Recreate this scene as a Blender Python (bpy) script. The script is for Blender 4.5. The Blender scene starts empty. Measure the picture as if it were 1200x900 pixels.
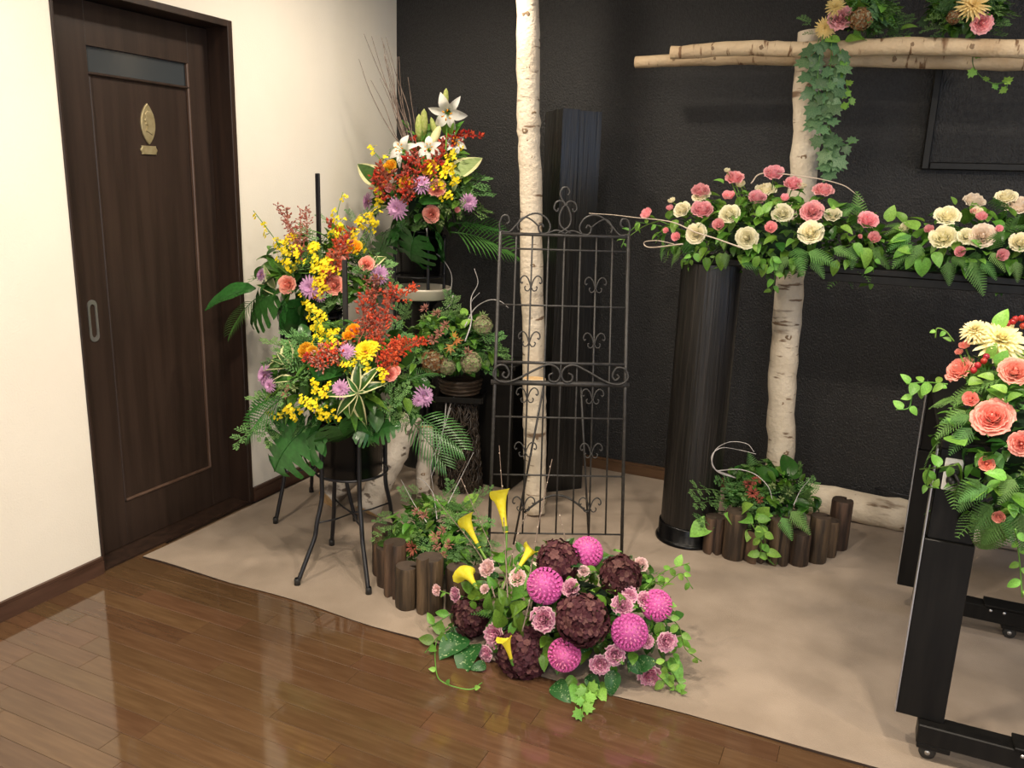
import bpy, math, random
from mathutils import Vector, Matrix
from math import sin, cos, pi, sqrt, radians
random.seed(11)
S = bpy.context.scene
COL = S.collection
V3 = Vector

# ------------------------------------------------------------------ camera
FPX = 966.17
CAM = V3((2.5286, -3.9912, 1.4681))
YAW, PITCH, ROLL = 0.42210, 0.24078, 0.03287
_f = V3((-sin(YAW) * cos(PITCH), cos(YAW) * cos(PITCH), -sin(PITCH)))
_r = V3((cos(YAW), sin(YAW), 0)); _u = _r.cross(_f)
CR = cos(ROLL) * _r + sin(ROLL) * _u
CU = -sin(ROLL) * _r + cos(ROLL) * _u
cd = bpy.data.cameras.new('camera'); cam = bpy.data.objects.new('camera', cd); COL.objects.link(cam)
cam.matrix_world = Matrix(((CR.x, CU.x, -_f.x, CAM.x), (CR.y, CU.y, -_f.y, CAM.y), (CR.z, CU.z, -_f.z, CAM.z), (0, 0, 0, 1)))
cd.sensor_width = 36; cd.lens = FPX / 1200 * 36; cd.clip_start = .02
S.camera = cam
# ------------------------------------------------------------------ world, exposure
S.view_settings.view_transform = 'Standard'; S.view_settings.look = 'None'
S.view_settings.exposure = 0.0; S.view_settings.gamma = 1.0
w = bpy.data.worlds.new('world'); S.world = w; w.use_nodes = True
w.node_tree.nodes['Background'].inputs[0].default_value = (.62, .78, 1, 1)
w.node_tree.nodes['Background'].inputs[1].default_value = 0.6
# daylight through the window behind the viewer
RX, RY, RZ = 5.4, -6.4, 2.62          # room size
def area(name, loc, rot, sx, sy, power, col, spread=pi, shape='RECTANGLE'):
    l = bpy.data.lights.new(name, 'AREA'); l.shape = shape; l.size = sx; l.size_y = sy; l.energy = power; l.color = col; l.spread = spread
    o = bpy.data.objects.new(name, l); COL.objects.link(o); o.location = loc; o.rotation_euler = rot
    return o
area('window_daylight', (3.6, RY + .02, 1.45), (radians(90), 0, 0), 2.2, 1.3, 48, (.84, .91, 1))
area('window_daylight', (RX - .02, -1.75, 1.5), (0, radians(90), 0), 1.2, 1.5, 16, (.42, .62, 1))
LAMPS = [(0.7, -2.75), (1.75, -2.75), (2.95, -2.75), (4.3, -2.75), (1.1, -4.6), (2.6, -4.6), (4.3, -4.6), (0.85, -1.05), (3.2, -1.25)]
LAMP_W = [22, 34, 33, 22, 12, 18, 18, 22, 10]
for (lx, ly), lw in zip(LAMPS, LAMP_W):
    area('downlight_beam', (lx, ly, RZ - .03), (0, 0, 0), .13, .13, lw, (1, .87, .70), radians(165), 'DISK')

def ray(px, py): return (_f + CR * ((px - 600) / FPX) - CU * ((py - 450) / FPX))
def floor_at(px, py, z=0.): d = ray(px, py); return CAM + d * ((z - CAM.z) / d.z)
def at_y(px, py, y): d = ray(px, py); return CAM + d * ((y - CAM.y) / d.y)
def at_x(px, py, x): d = ray(px, py); return CAM + d * ((x - CAM.x) / d.x)
def mpp(P): return (P - CAM).dot(_f) / FPX          # metres per pixel at a point

# ------------------------------------------------------------------ materials
def mat(name, col, rough=.5, col2=None, scale=20, stretch=(1, 1, 1), bump=0., rnd=0., spec=.5, metal=0., trans=0., lo=.35, hi=.65, detail=4, bscale=None, coat=0., sheen=0., coords='Object'):
    m = bpy.data.materials.new(name); m.use_nodes = True
    nt = m.node_tree; N = nt.nodes; L = nt.links
    b = N['Principled BSDF']; out = N['Material Output']
    b.inputs['Roughness'].default_value = rough; b.inputs['Metallic'].default_value = metal
    b.inputs['Specular IOR Level'].default_value = spec; b.inputs['Coat Weight'].default_value = coat
    b.inputs['Sheen Weight'].default_value = sheen
    c = (*col, 1)
    b.inputs['Base Color'].default_value = c
    src = None
    if col2 is not None or bump:
        tc = N.new('ShaderNodeTexCoord'); mp = N.new('ShaderNodeMapping'); mp.inputs['Scale'].default_value = stretch
        L.new(tc.outputs[coords], mp.inputs[0])
        nz = N.new('ShaderNodeTexNoise'); nz.inputs['Scale'].default_value = scale; nz.inputs['Detail'].default_value = detail
        L.new(mp.outputs[0], nz.inputs[0])
        if col2 is not None:
            r = N.new('ShaderNodeValToRGB'); r.color_ramp.elements[0].position = lo; r.color_ramp.elements[1].position = hi
            r.color_ramp.elements[0].color = c; r.color_ramp.elements[1].color = (*col2, 1)
            L.new(nz.outputs[0], r.inputs[0]); src = r.outputs[0]
        if bump:
            n2 = nz
            if bscale:
                n2 = N.new('ShaderNodeTexNoise'); n2.inputs['Scale'].default_value = bscale; n2.inputs['Detail'].default_value = 3
                L.new(mp.outputs[0], n2.inputs[0])
            bp = N.new('ShaderNodeBump'); bp.inputs['Strength'].default_value = bump; bp.inputs['Distance'].default_value = .01
            L.new(n2.outputs[0], bp.inputs['Height']); L.new(bp.outputs[0], b.inputs['Normal'])
    if rnd:
        oi = N.new('ShaderNodeObjectInfo'); hs = N.new('ShaderNodeHueSaturation'); mr = N.new('ShaderNodeMapRange')
        mr.inputs[3].default_value = 1 - rnd; mr.inputs[4].default_value = 1 + rnd
        L.new(oi.outputs['Random'], mr.inputs[0]); L.new(mr.outputs[0], hs.inputs['Value'])
        mh = N.new('ShaderNodeMapRange'); mh.inputs[3].default_value = .5 - rnd * .06; mh.inputs[4].default_value = .5 + rnd * .06
        wn = N.new('ShaderNodeTexWhiteNoise'); wn.noise_dimensions = '1D'; L.new(oi.outputs['Random'], wn.inputs['W'])
        L.new(wn.outputs['Value'], mh.inputs[0]); L.new(mh.outputs[0], hs.inputs['Hue'])
        hs.inputs['Color'].default_value = c
        if src: L.new(src, hs.inputs['Color'])
        src = hs.outputs[0]
    if src: L.new(src, b.inputs['Base Color'])
    if trans:
        t = N.new('ShaderNodeBsdfTranslucent'); mx = N.new('ShaderNodeMixShader'); mx.inputs[0].default_value = trans
        t.inputs[0].default_value = c
        if src: L.new(src, t.inputs[0])
        L.new(b.outputs[0], mx.inputs[1]); L.new(t.outputs[0], mx.inputs[2]); L.new(mx.outputs[0], out.inputs[0])
    return m
def bark(name, c, c2, dark, st, th):
    m = mat(name, c, .72, c2, 6, bump=.55, bscale=55, lo=.40, hi=.72, detail=9); nt = m.node_tree; N = nt.nodes; L = nt.links; b = N['Principled BSDF']
    src = b.inputs['Base Color'].links[0].from_socket; tc = N.new('ShaderNodeTexCoord')
    for k, (s, t0, t1) in enumerate(((st, th, th + .05), (tuple(x * .35 for x in st), th + .03, th + .10), ((7, 7, 7), .64, .80))):
        mp = N.new('ShaderNodeMapping'); mp.inputs['Scale'].default_value = s; L.new(tc.outputs['Object'], mp.inputs[0])
        nz = N.new('ShaderNodeTexNoise'); nz.inputs['Scale'].default_value = 1.; nz.inputs['Detail'].default_value = 5; L.new(mp.outputs[0], nz.inputs[0])
        r = N.new('ShaderNodeMapRange'); r.inputs[1].default_value = t0; r.inputs[2].default_value = t1; L.new(nz.outputs[0], r.inputs[0])
        mx = N.new('ShaderNodeMixRGB'); L.new(r.outputs[0], mx.inputs[0]); L.new(src, mx.inputs[1]); mx.inputs[2].default_value = (*(dark if k < 2 else c2), 1); src = mx.outputs[0]
    L.new(src, b.inputs['Base Color']); return m
def emis(name, col, s):
    m = bpy.data.materials.new(name); m.use_nodes = True; b = m.node_tree.nodes['Principled BSDF']
    b.inputs['Emission Color'].default_value = (*col, 1); b.inputs['Emission Strength'].default_value = s; return m
def leafm(name, c, c2=None, rough=.42, rnd=.3, trans=.22):
    return mat(name, c, rough, c2 or tuple(x * 1.45 for x in c), 14, rnd=rnd, trans=trans, spec=.4)
def petal(name, c, c2=None, trans=.3, rnd=.12, rough=.6, scale=9):
    return mat(name, c, rough, c2, scale, rnd=rnd, trans=trans, spec=.2)
M = dict(
    plaster=mat('plaster', (.80, .75, .655), .85, (.83, .78, .685), 3, bump=.12, bscale=160),
    black_wall=mat('black_wall_cloth', (.0105, .0102, .0104), .50, (.021, .0204, .0208), 90, stretch=(1, 1, .6), bump=.7, bscale=170, spec=.42),
    ceiling=mat('ceiling_paint', (.78, .75, .70), .9),
    floor=mat('floor_boards', (.084, .044, .021), .07, (.108, .060, .031), 5, stretch=(1, 10, 1), spec=.7),
    plank=mat('floor_plank', (.078, .0405, .0195), .06, (.104, .058, .029), 4, stretch=(1.2, 14, 1), rnd=.13, spec=.75, bump=.012, bscale=5),
    seam=mat('floor_seam', (.16, .095, .055), .5),
    carpet=mat('felt_carpet', (.262, .207, .158), .95, (.332, .266, .208), 5, detail=7, bump=.25, bscale=300, sheen=.1, spec=.1),
    carpet_edge_shade=mat('felt_edge_shade', (.05, .03, .02), .9),
    door=mat('walnut_door', (.024, .0145, .0105), .42, (.037, .0225, .0165), 5, stretch=(6, 6, .35), bump=.05, bscale=40, spec=.35),
    door_dark=mat('walnut_jamb', (.018, .010, .007), .45, (.034, .018, .012), 5, stretch=(6, 6, .35), spec=.4),
    door_trim_lit=mat('walnut_moulding_lit', (.075, .042, .028), .35, (.10, .06, .042), 6, stretch=(5, 5, 1)),
    baseboard=mat('walnut_baseboard', (.055, .027, .017), .4, (.085, .043, .028), 5, stretch=(1, 1, 8), spec=.4),
    baseboard_b=mat('oak_baseboard', (.085, .045, .022), .4, (.12, .065, .035), 5, stretch=(1, 8, 8), spec=.4),
    frost=mat('smoked_glass', (.045, .052, .058), .18, spec=.6),
    brass=mat('aged_brass', (.36, .30, .16), .42, (.46, .39, .23), 40, metal=.55),
    steel=mat('satin_steel', (.55, .55, .56), .32, metal=.9),
    black=mat('black_paint', (.0045, .0042, .004), .42, (.0085, .0078, .007), 8, stretch=(8, 8, .5), spec=.22),
    gloss=mat('black_gloss', (.003, .003, .0035), .26, spec=.22),
    iron=mat('wrought_iron', (.024, .0225, .022), .48, (.045, .042, .04), 60, spec=.5),
    rod=mat('black_rod', (.009, .009, .012), .35, spec=.5),
    char=mat('charred_wood', (.0045, .0044, .0046), .34, (.010, .0097, .0097), 7, stretch=(9, 9, .4), bump=.35, bscale=9, spec=.5),
    ribbed=mat('black_ribbed', (.005, .0045, .0043), .36, (.024, .020, .017), 14, stretch=(7, 7, .22), bump=.4, lo=.45, hi=.75, spec=.5),
    birch=bark('birch_bark', (.72, .63, .50), (.52, .43, .32), (.20, .13, .08), (9, 9, 42), .62),
    birch_g=bark('birch_bark_grey', (.58, .52, .45), (.34, .29, .23), (.12, .09, .07), (14, 14, 30), .58),
    beam=bark('birch_beam_bark', (.64, .50, .33), (.46, .33, .20), (.20, .11, .055), (40, 10, 10), .62),
    cut=mat('birch_cut_wood', (.72, .50, .26), .8, (.55, .34, .15), 30),
    knot=mat('birch_knot', (.36, .25, .15), .85, (.10, .06, .035), 60, lo=.4, hi=.6),
    log=mat('scorched_log', (.024, .014, .0085), .62, (.135, .080, .045), 6, stretch=(6, 6, .6), bump=.5, bscale=14, lo=.40, hi=.72, rnd=.2),
    log_top=mat('log_end_grain', (.034, .022, .015), .75, (.06, .04, .027), 30),
    bowl=mat('dark_basket', (.030, .018, .011), .55, (.07, .045, .028), 30, stretch=(1, 1, 6), bump=.5),
    wicker=mat('dark_wicker', (.018, .013, .010), .45, (.05, .036, .026), 40),
    white=mat('white_plastic', (.78, .76, .72), .35),
    cream=mat('cream_ceramic', (.82, .74, .60), .25),
    rubber=mat('caster_rubber', (.02, .02, .02), .45),
    wire=mat('silver_vine', (.50, .48, .48), .5, (.36, .34, .34), 30),
    twig=mat('bare_twig', (.14, .10, .08), .7, (.24, .18, .15), 40),
    pussy=mat('catkin', (.55, .46, .38), .9),
    stem=leafm('green_stem', (.10, .22, .035)), foam=mat('floral_foam', (.01, .03, .012), .95),
    leaf=leafm('leaf_green', (.078, .185, .022)), leaf_d=leafm('leaf_dark_green', (.028, .084, .014), rough=.3),
    leaf_l=leafm('leaf_light_green', (.16, .33, .055)), fern=leafm('fern_green', (.082, .188, .045), rough=.55),
    ivy=leafm('ivy_green', (.06, .15, .065), (.14, .24, .115)), speck=mat('speckled_leaf', (.02, .10, .022), .4, (.30, .42, .20), 16, lo=.60, hi=.66, trans=.15),
    monstera=leafm('monstera_green', (.020, .082, .016), rough=.24, rnd=.15, trans=.1), palm=leafm('palm_green', (.034, .105, .020), rough=.33, trans=.12),
    feather=leafm('feather_green', (.10, .21, .062), rough=.7), stripe=leafm('leaf_margin_cream', (.62, .62, .30), (.72, .70, .42), rnd=.08),
    pale=leafm('leaf_pale_green', (.24, .33, .12), (.33, .42, .18), rnd=.15),
    pinkrose=petal('pink_rose_petal', (.92, .38, .43), (.94, .56, .58)), salmon=petal('salmon_rose_petal', (.94, .36, .29), (.95, .50, .42)),
    creamrose=petal('cream_rose_petal', (.93, .87, .60), (.94, .90, .72)), peach=petal('blush_rose_petal', (.93, .80, .65), (.94, .85, .74)),
    lilac=petal('lilac_petal', (.60, .30, .55), (.74, .46, .68)), magenta=petal('magenta_dahlia_petal', (.70, .11, .43), (.80, .22, .54)),
    magenta_c=petal('magenta_dahlia_heart', (.84, .24, .52), (.88, .38, .56)), maroon=petal('maroon_hydrangea_petal', (.045, .011, .018), (.080, .025, .031), trans=.12, rnd=.2, scale=16), maroon_l=petal('maroon_hydrangea_rim', (.11, .042, .045), (.16, .075, .068), trans=.15, rnd=.2, scale=16),
    brownh=petal('brown_hydrangea_petal', (.24, .075, .04), (.30, .20, .08), scale=16), greenh=petal('green_hydrangea_petal', (.30, .35, .16), (.40, .25, .22), scale=16),
    carn=petal('mauve_carnation_petal', (.68, .23, .42), (.82, .42, .58)), carn_e=petal('carnation_pale_rim', (.84, .56, .62)),
    carn_p=petal('blush_carnation_petal', (.82, .55, .52), (.88, .70, .66)),
    yellow=petal('yellow_petal', (.90, .68, .01), (.92, .76, .04)), calla=petal('calla_yellow', (.90, .79, .035), (.92, .85, .09), rough=.4),
    orange=petal('orange_petal', (.90, .32, .015), (.92, .52, .03)), amber=petal('amber_rose_petal', (.90, .46, .02), (.92, .60, .05)),
    red=petal('red_spray_bud', (.52, .045, .022), (.66, .11, .05), scale=25), vermil=petal('vermilion_spray_bud', (.72, .075, .03), (.80, .16, .07), scale=25),
    dusty=petal('dusty_red_bud', (.36, .09, .065), (.48, .16, .11), scale=25), berry=mat('red_berry', (.32, .015, .015), .22, rnd=.2),
    lily=petal('white_lily_petal', (.86, .85, .78), (.90, .89, .84)), lilybud=petal('lily_bud_green', (.36, .48, .10), (.60, .62, .25)),
    lilybud_w=petal('lily_bud_pale', (.72, .70, .40)), dcream=petal('cream_dahlia_petal', (.90, .82, .44), (.92, .86, .56)), dyel=petal('pale_yellow_mum_petal', (.88, .66, .25), (.90, .74, .38)),
    eye=petal('yellow_flower_eye', (.75, .50, .05)), starpink=petal('dusty_pink_star', (.52, .20, .17), (.60, .34, .25)), maple=leafm('autumn_leaf', (.40, .17, .035)),
)
# ------------------------------------------------------------------ mesh helpers
class MB:
    def __init__(s): s.v = []; s.f = []; s.m = []; s.sm = []
    def add(s, vs, fs, m=0, smooth=True):
        o = len(s.v); s.v += [tuple(p) for p in vs]
        for f in fs: s.f.append(tuple(i + o for i in f)); s.m.append(m); s.sm.append(smooth)
        return s
    def box(s, x0, x1, y0, y1, z0, z1, m=0, bev=0.):
        if not bev:
            vs = [(x, y, z) for z in (z0, z1) for y in (y0, y1) for x in (x0, x1)]
            return s.add(vs, [(0, 2, 3, 1), (4, 5, 7, 6), (0, 1, 5, 4), (2, 6, 7, 3), (0, 4, 6, 2), (1, 3, 7, 5)], m, False)
        b = bev; vs = []; idx = {}
        for iz, z in enumerate((z0, z1)):
            for iy, y in enumerate((y0, y1)):
                for ix, x in enumerate((x0, x1)):
                    sx, sy, sz = (1, -1)[ix], (1, -1)[iy], (1, -1)[iz]
                    for k, d in enumerate(((0, sy * b, sz * b), (sx * b, 0, sz * b), (sx * b, sy * b, 0))):
                        idx[ix, iy, iz, k] = len(vs); vs.append((x + d[0], y + d[1], z + d[2]))
        fs = []
        g = lambda *a: idx[a]
        for ix in (0, 1): fs.append([g(ix, 0, 0, 0), g(ix, 1, 0, 0), g(ix, 1, 1, 0), g(ix, 0, 1, 0)][::(-1, 1)[ix]])
        for iy in (0, 1): fs.append([g(0, iy, 0, 1), g(1, iy, 0, 1), g(1, iy, 1, 1), g(0, iy, 1, 1)][::(1, -1)[iy]])
        for iz in (0, 1): fs.append([g(0, 0, iz, 2), g(1, 0, iz, 2), g(1, 1, iz, 2), g(0, 1, iz, 2)][::(-1, 1)[iz]])
        for a in (0, 1):
            for c in (0, 1):
                fs.append([g(0, a, c, 1), g(1, a, c, 1), g(1, a, c, 2), g(0, a, c, 2)][::1 if a == c else -1])
                fs.append([g(a, 0, c, 0), g(a, 1, c, 0), g(a, 1, c, 2), g(a, 0, c, 2)][::-1 if a == c else 1])
                fs.append([g(a, c, 0, 0), g(a, c, 1, 0), g(a, c, 1, 1), g(a, c, 0, 1)][::1 if a == c else -1])
        for ix in (0, 1):
            for iy in (0, 1):
                for iz in (0, 1):
                    fs.append([g(ix, iy, iz, 0), g(ix, iy, iz, 1), g(ix, iy, iz, 2)][::1 if (ix + iy + iz) % 2 == 0 else -1])
        return s.add(vs, fs, m, False)
    def tube(s, pts, rad, n=6, m=0, cap=True, smooth=True):
        pts = [V3(p) for p in pts]
        if not hasattr(rad, '__len__'): rad = [rad] * len(pts)
        vs = []; fs = []; t0 = (pts[1] - pts[0]).normalized()
        x = t0.orthogonal().normalized()
        for i, p in enumerate(pts):
            t = (pts[min(i + 1, len(pts) - 1)] - pts[max(i - 1, 0)])
            t = t.normalized() if t.length > 1e-9 else t0
            x = (x - t * x.dot(t)).normalized(); y = t.cross(x)
            for k in range(n):
                a = 2 * pi * k / n; vs.append(p + (x * cos(a) + y * sin(a)) * rad[i])
        for i in range(len(pts) - 1):
            for k in range(n): fs.append((i * n + k, i * n + (k + 1) % n, (i + 1) * n + (k + 1) % n, (i + 1) * n + k))
        s.add(vs, fs, m, smooth)
        if cap:
            o = len(s.v) - len(vs)
            s.f.append(tuple(o + k for k in range(n))[::-1]); s.m.append(m); s.sm.append(False)
            s.f.append(tuple(o + (len(pts) - 1) * n + k for k in range(n))); s.m.append(m); s.sm.append(False)
        return s
    def lathe(s, prof, n=24, c=(0, 0, 0), m=0, rf=None, smooth=True):
        vs = []; fs = []
        for r, z in prof:
            for k in range(n):
                a = 2 * pi * k / n; q = r * (rf(k, n, z) if rf else 1); vs.append((c[0] + q * cos(a), c[1] + q * sin(a), c[2] + z))
        for i in range(len(prof) - 1):
            for k in range(n): fs.append((i * n + k, i * n + (k + 1) % n, (i + 1) * n + (k + 1) % n, (i + 1) * n + k))
        return s.add(vs, fs, m, smooth)
    def disc(s, r, z, n=24, c=(0, 0, 0), m=0, up=True, rf=None):
        vs = [(c[0] + r * (rf(k, n, z) if rf else 1) * cos(2 * pi * k / n), c[1] + r * (rf(k, n, z) if rf else 1) * sin(2 * pi * k / n), c[2] + z) for k in range(n)]
        return s.add(vs, [tuple(range(n))[::1 if up else -1]], m, False)
    def merge(s, o, mtx=None, m=None):
        k = len(s.v); s.v += [tuple(mtx @ V3(p)) for p in o.v] if mtx else o.v
        for f, q, sm in zip(o.f, o.m, o.sm): s.f.append(tuple(i + k for i in f)); s.m.append(q if m is None else m); s.sm.append(sm)
        return s
    def grid(s, P, nu, nv, m=0, mf=None):
        o = len(s.v); s.v += [tuple(P(i / nu, j / nv)) for j in range(nv + 1) for i in range(nu + 1)]
        for j in range(nv):
            for i in range(nu):
                a = o + j * (nu + 1) + i; s.f.append((a, a + 1, a + nu + 2, a + nu + 1)); s.m.append(mf(i, j) if mf else m); s.sm.append(True)
        return s
    def mesh(s, name, mats):
        me = bpy.data.meshes.new(name); me.from_pydata(s.v, [], s.f)
        for q in (mats if isinstance(mats, (list, tuple)) else [mats]): me.materials.append(M[q] if isinstance(q, str) else q)
        me.polygons.foreach_set('material_index', s.m); me.polygons.foreach_set('use_smooth', s.sm); me.update()
        return me
    def build(s, name, mats, parent=None, mtx=None): return put(s.mesh(name, mats), name, parent, mtx)
def put(me, name, parent=None, mtx=None):
    o = bpy.data.objects.new(name, me); COL.objects.link(o)
    mtx = mtx or Matrix()
    if parent is not None:
        o.parent = parent
        if 'base' in parent: mtx = Matrix.Translation(-V3(parent['base'])) @ mtx
    o.matrix_basis = mtx
    return o
def tag(o, label=None, cat=None, group=None, kind=None):
    for k, v in (('label', label), ('category', cat), ('group', group), ('kind', kind)):
        if v: o[k] = v
    return o
def thing(name, loc, label, cat, group=None):
    o = bpy.data.objects.new(name, None); COL.objects.link(o); o.empty_display_size = .05
    o.location = loc; o['base'] = tuple(loc)
    return tag(o, label, cat, group)
def struct(o): o['kind'] = 'structure'; return o
def frame(y, z, loc, s=1.):
    y = y.normalized(); x = y.cross(z)
    if x.length < 1e-4: x = y.orthogonal()
    x.normalize(); z = x.cross(y)
    if not hasattr(s, '__len__'): s = (s, s, s)
    return Matrix(((x.x * s[0], y.x * s[1], z.x * s[2], loc[0]), (x.y * s[0], y.y * s[1], z.y * s[2], loc[1]), (x.z * s[0], y.z * s[1], z.z * s[2], loc[2]), (0, 0, 0, 1)))
def frame_z(z, loc, s, spin=0.):
    z = z.normalized(); x = z.orthogonal().normalized(); y = z.cross(x)
    y, x = cos(spin) * y + sin(spin) * x, cos(spin) * x - sin(spin) * y
    return frame(y, z, loc, s)
rv = lambda: V3((random.uniform(-1, 1), random.uniform(-1, 1), random.uniform(-1, 1)))
ru = random.uniform
def smooth_path(pts, k=6):
    pts = [V3(p) for p in pts]; out = []
    P = [pts[0] * 2 - pts[1]] + pts + [pts[-1] * 2 - pts[-2]]
    for i in range(1, len(P) - 2):
        a, b, c, d = P[i - 1:i + 3]
        for j in range(k):
            t = j / k; out.append(.5 * ((2 * b) + (c - a) * t + (2 * a - 5 * b + 4 * c - d) * t * t + (3 * b - a - 3 * c + d) * t ** 3))
    out.append(pts[-1]); return out

# ------------------------------------------------------------------ the setting
x0p, x1p, y0p, y1p = 0.0, 3.5, -3.42, -1.745        # the area of single planks
m = MB(); m.box(-.15, RX, RY, .1, -.12, -.014)
m.box(x1p, RX, RY, y1p, -.014, 0, 1); m.box(0, x1p, RY, y0p, -.014, 0, 1)
fl = struct(m.build('floor', ['seam', 'floor']))
rows = 22; pw = (y1p - y0p) / rows; pm = {}
for r in range(rows):
    x = x0p; first = True
    while x < x1p - .01:
        ln = random.choice((.455, .606, .606, .758, .909))
        if first: ln *= random.choice((.35, .6, .85, 1)); first = False
        ln = round(min(ln, x1p - x), 3)
        if x1p - x - ln < .12: ln = round(x1p - x, 3)
        if ln not in pm: pm[ln] = MB().box(0.0003, ln - .0003, .0003, pw - .0003, -.012, 0, 0, .0008).mesh('plank', 'plank')
        put(pm[ln], 'plank', fl, Matrix.Translation((x, y0p + r * pw, 0))); x += ln
# left wall with the doorway: opening y -2.045..-1.25, z 0..2.03
DY0, DY1, DZ = -2.03, -1.262, 2.03
m = MB(); m.box(-.15, 0, RY, DY0 - .011, 0, RZ); m.box(-.15, 0, DY1 + .027, .1, 0, RZ); m.box(-.15, 0, DY0 - .011, DY1 + .027, DZ + .027, RZ); m.box(-.2, -.15, RY, .1, 0, RZ)
struct(m.build('wall_left', 'plaster'))
m = MB(); m.box(0, RX, 0, .12, 0, RZ); struct(m.build('wall_back', 'black_wall'))
m = MB(); m.box(RX, RX + .12, RY, -2.5, 0, RZ); m.box(RX, RX + .12, -1.0, .1, 0, RZ); m.box(RX, RX + .12, -2.5, -1.0, 0, .9); m.box(RX, RX + .12, -2.5, -1.0, 2.1, RZ); struct(m.build('wall_right', 'plaster'))
m = MB(); m.box(-.15, 2.5, RY - .12, RY, 0, RZ); m.box(4.7, RX, RY - .12, RY, 0, RZ); m.box(2.5, 4.7, RY - .12, RY, 0, .8); m.box(2.5, 4.7, RY - .12, RY, 2.1, RZ)
struct(m.build('wall_front', 'plaster'))
m = MB(); m.box(-.15, RX + .1, RY - .1, .1, RZ, RZ + .1); struct(m.build('ceiling', 'ceiling'))
m = MB()
for a in ((2.5, 2.55, .8, 2.1), (4.65, 4.7, .8, 2.1), (2.55, 4.65, .8, .85), (2.55, 4.65, 2.05, 2.1), (3.58, 3.62, .85, 2.05)): m.box(a[0], a[1], RY - .08, RY - .03, a[2], a[3])
struct(m.build('window_1', 'white'))
m = MB()
for a in ((-2.5, -2.46, .9, 2.1), (-1.04, -1.0, .9, 2.1), (-2.46, -1.04, .9, .94), (-2.46, -1.04, 2.06, 2.1)): m.box(RX + .03, RX + .08, a[0], a[1], a[2], a[3])
struct(m.build('window_2', 'white'))
def base_prof(m, along, a0, a1, sgn):   # stepped baseboard
    for t, z0, z1 in ((.014, 0, .052), (.010, .052, .056), (.012, .056, .066)):
        if along == 'y': m.box(0, t, a0, a1, z0, z1)
        else: m.box(a0, a1, -t, 0, z0, z1)
m = MB(); base_prof(m, 'y', RY, DY0 - .012, 1); base_prof(m, 'y', DY1 + .03, 0, 1); struct(m.build('baseboard_left', 'baseboard'))
m = MB(); base_prof(m, 'x', .015, RX, 1); struct(m.build('baseboard_back', 'baseboard_b'))
# door: frame, sliding leaf with one long recessed panel, smoked light, pull, brass plaque
d = bpy.data.objects.new('door_1', None); COL.objects.link(d); d['kind'] = 'structure'; d.location = (-.1, -1.65, 0); d['base'] = (-.1, -1.65, 0)
m = MB(); cw = .026
m.box(-.148, .010, DY1, DY1 + cw, 0, DZ + cw, 0, .002); m.box(-.148, .006, DY0 - .010, DY0, 0, DZ + cw, 0, .002); m.box(-.148, .010, DY0, DY1, DZ, DZ + cw, 0, .002)
m.box(-.148, 0, DY0, DY1, -.002, .008)
m.build('door_frame', 'door_dark', d)
m = MB(); xf = -.10; py0, py1, pz0, pz1 = -1.835, -1.372, .188, 1.88
m.box(-.135, xf, DY0 - .02, py0, .01, DZ - .005, 0, .001); m.box(-.135, xf, py1, DY1 - .001, .01, DZ - .005, 0, .001)
m.box(-.135, xf, py0, py1, .01, pz0, 0, .001); m.box(-.135, xf, py0, py1, pz1, DZ - .005, 0, .001)
leaf_o = m.build('door_leaf', 'door', d)
m = MB(); m.box(-.13, xf - .010, py0, py1, pz0, 1.792); m.build('door_panel', 'door', d)
m = MB(); m.box(-.125, xf - .012, py0, py1, 1.792, pz1); m.build('glass_pane', 'frost', d)
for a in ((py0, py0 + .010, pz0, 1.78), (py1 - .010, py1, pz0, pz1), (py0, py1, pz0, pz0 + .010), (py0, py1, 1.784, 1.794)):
    MB().box(xf - .012, xf + .003, a[0], a[1], a[2], a[3], 0, .003).build('moulding', 'door_trim_lit' if a[1] == py1 and a[3] < 1.79 or a[3] == pz1 else 'door', d)  # right and bottom mouldings coloured lighter as if lit, the others in door tone
def plate_outline(pts, x0, th, y, z, m, bev=.002):   # flat plate on the door, outline in (y,z)
    n = len(pts); a = [(x0, y + p[0], z + p[1]) for p in pts]; b = [(x0 + th - bev, y + p[0], z + p[1]) for p in pts]
    c = [(x0 + th, y + p[0] * .9, z + p[1] * .94) for p in pts]
    fs = [(i, (i + 1) % n, n + (i + 1) % n, n + i) for i in range(n)] + [(n + i, n + (i + 1) % n, 2 * n + (i + 1) % n, 2 * n + i) for i in range(n)] + [tuple(range(2 * n, 3 * n))]
    m.add(a + b + c, fs, 0, False)
pl = []
for k in range(24):
    t = k / 24; a = 2 * pi * t; s_ = 1 if t < .5 else -1; q = (t * 2) % 1
    pl.append((s_ * .034 * sin(pi * q) ** 1.7, .075 * cos(pi * q) if s_ > 0 else -.075 * cos(pi * q)))
m = MB(); plate_outline(pl, xf - .011, .008, -1.585, 1.636, m); pq = m.build('door_plaque', 'brass', d); pq['label'] = 'leaf-shaped brass plaque with head relief'
m = MB(); relief = [(-.006, .048), (.010, .046), (.020, .030), (.021, .012), (.014, .002), (.012, -.012), (.018, -.028), (.012, -.040), (-.004, -.030), (-.016, -.026), (-.008, -.014), (-.004, -.004), (-.016, -.002), (-.014, .006), (-.020, .012), (-.013, .022), (-.016, .036)]
plate_outline(relief[::-1], xf - .004, .004, -1.585, 1.636, m, .001); m.build('head_relief', 'brass', pq, Matrix())
bpy.context.view_layer.update()
m = MB(); pts = [(-.040, .002), (-.034, .010), (-.034, .016), (.034, .016), (.034, .010), (.040, .002), (.040, -.002), (.034, -.010), (.034, -.016), (-.034, -.016), (-.034, -.010), (-.040, -.002)]
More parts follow.
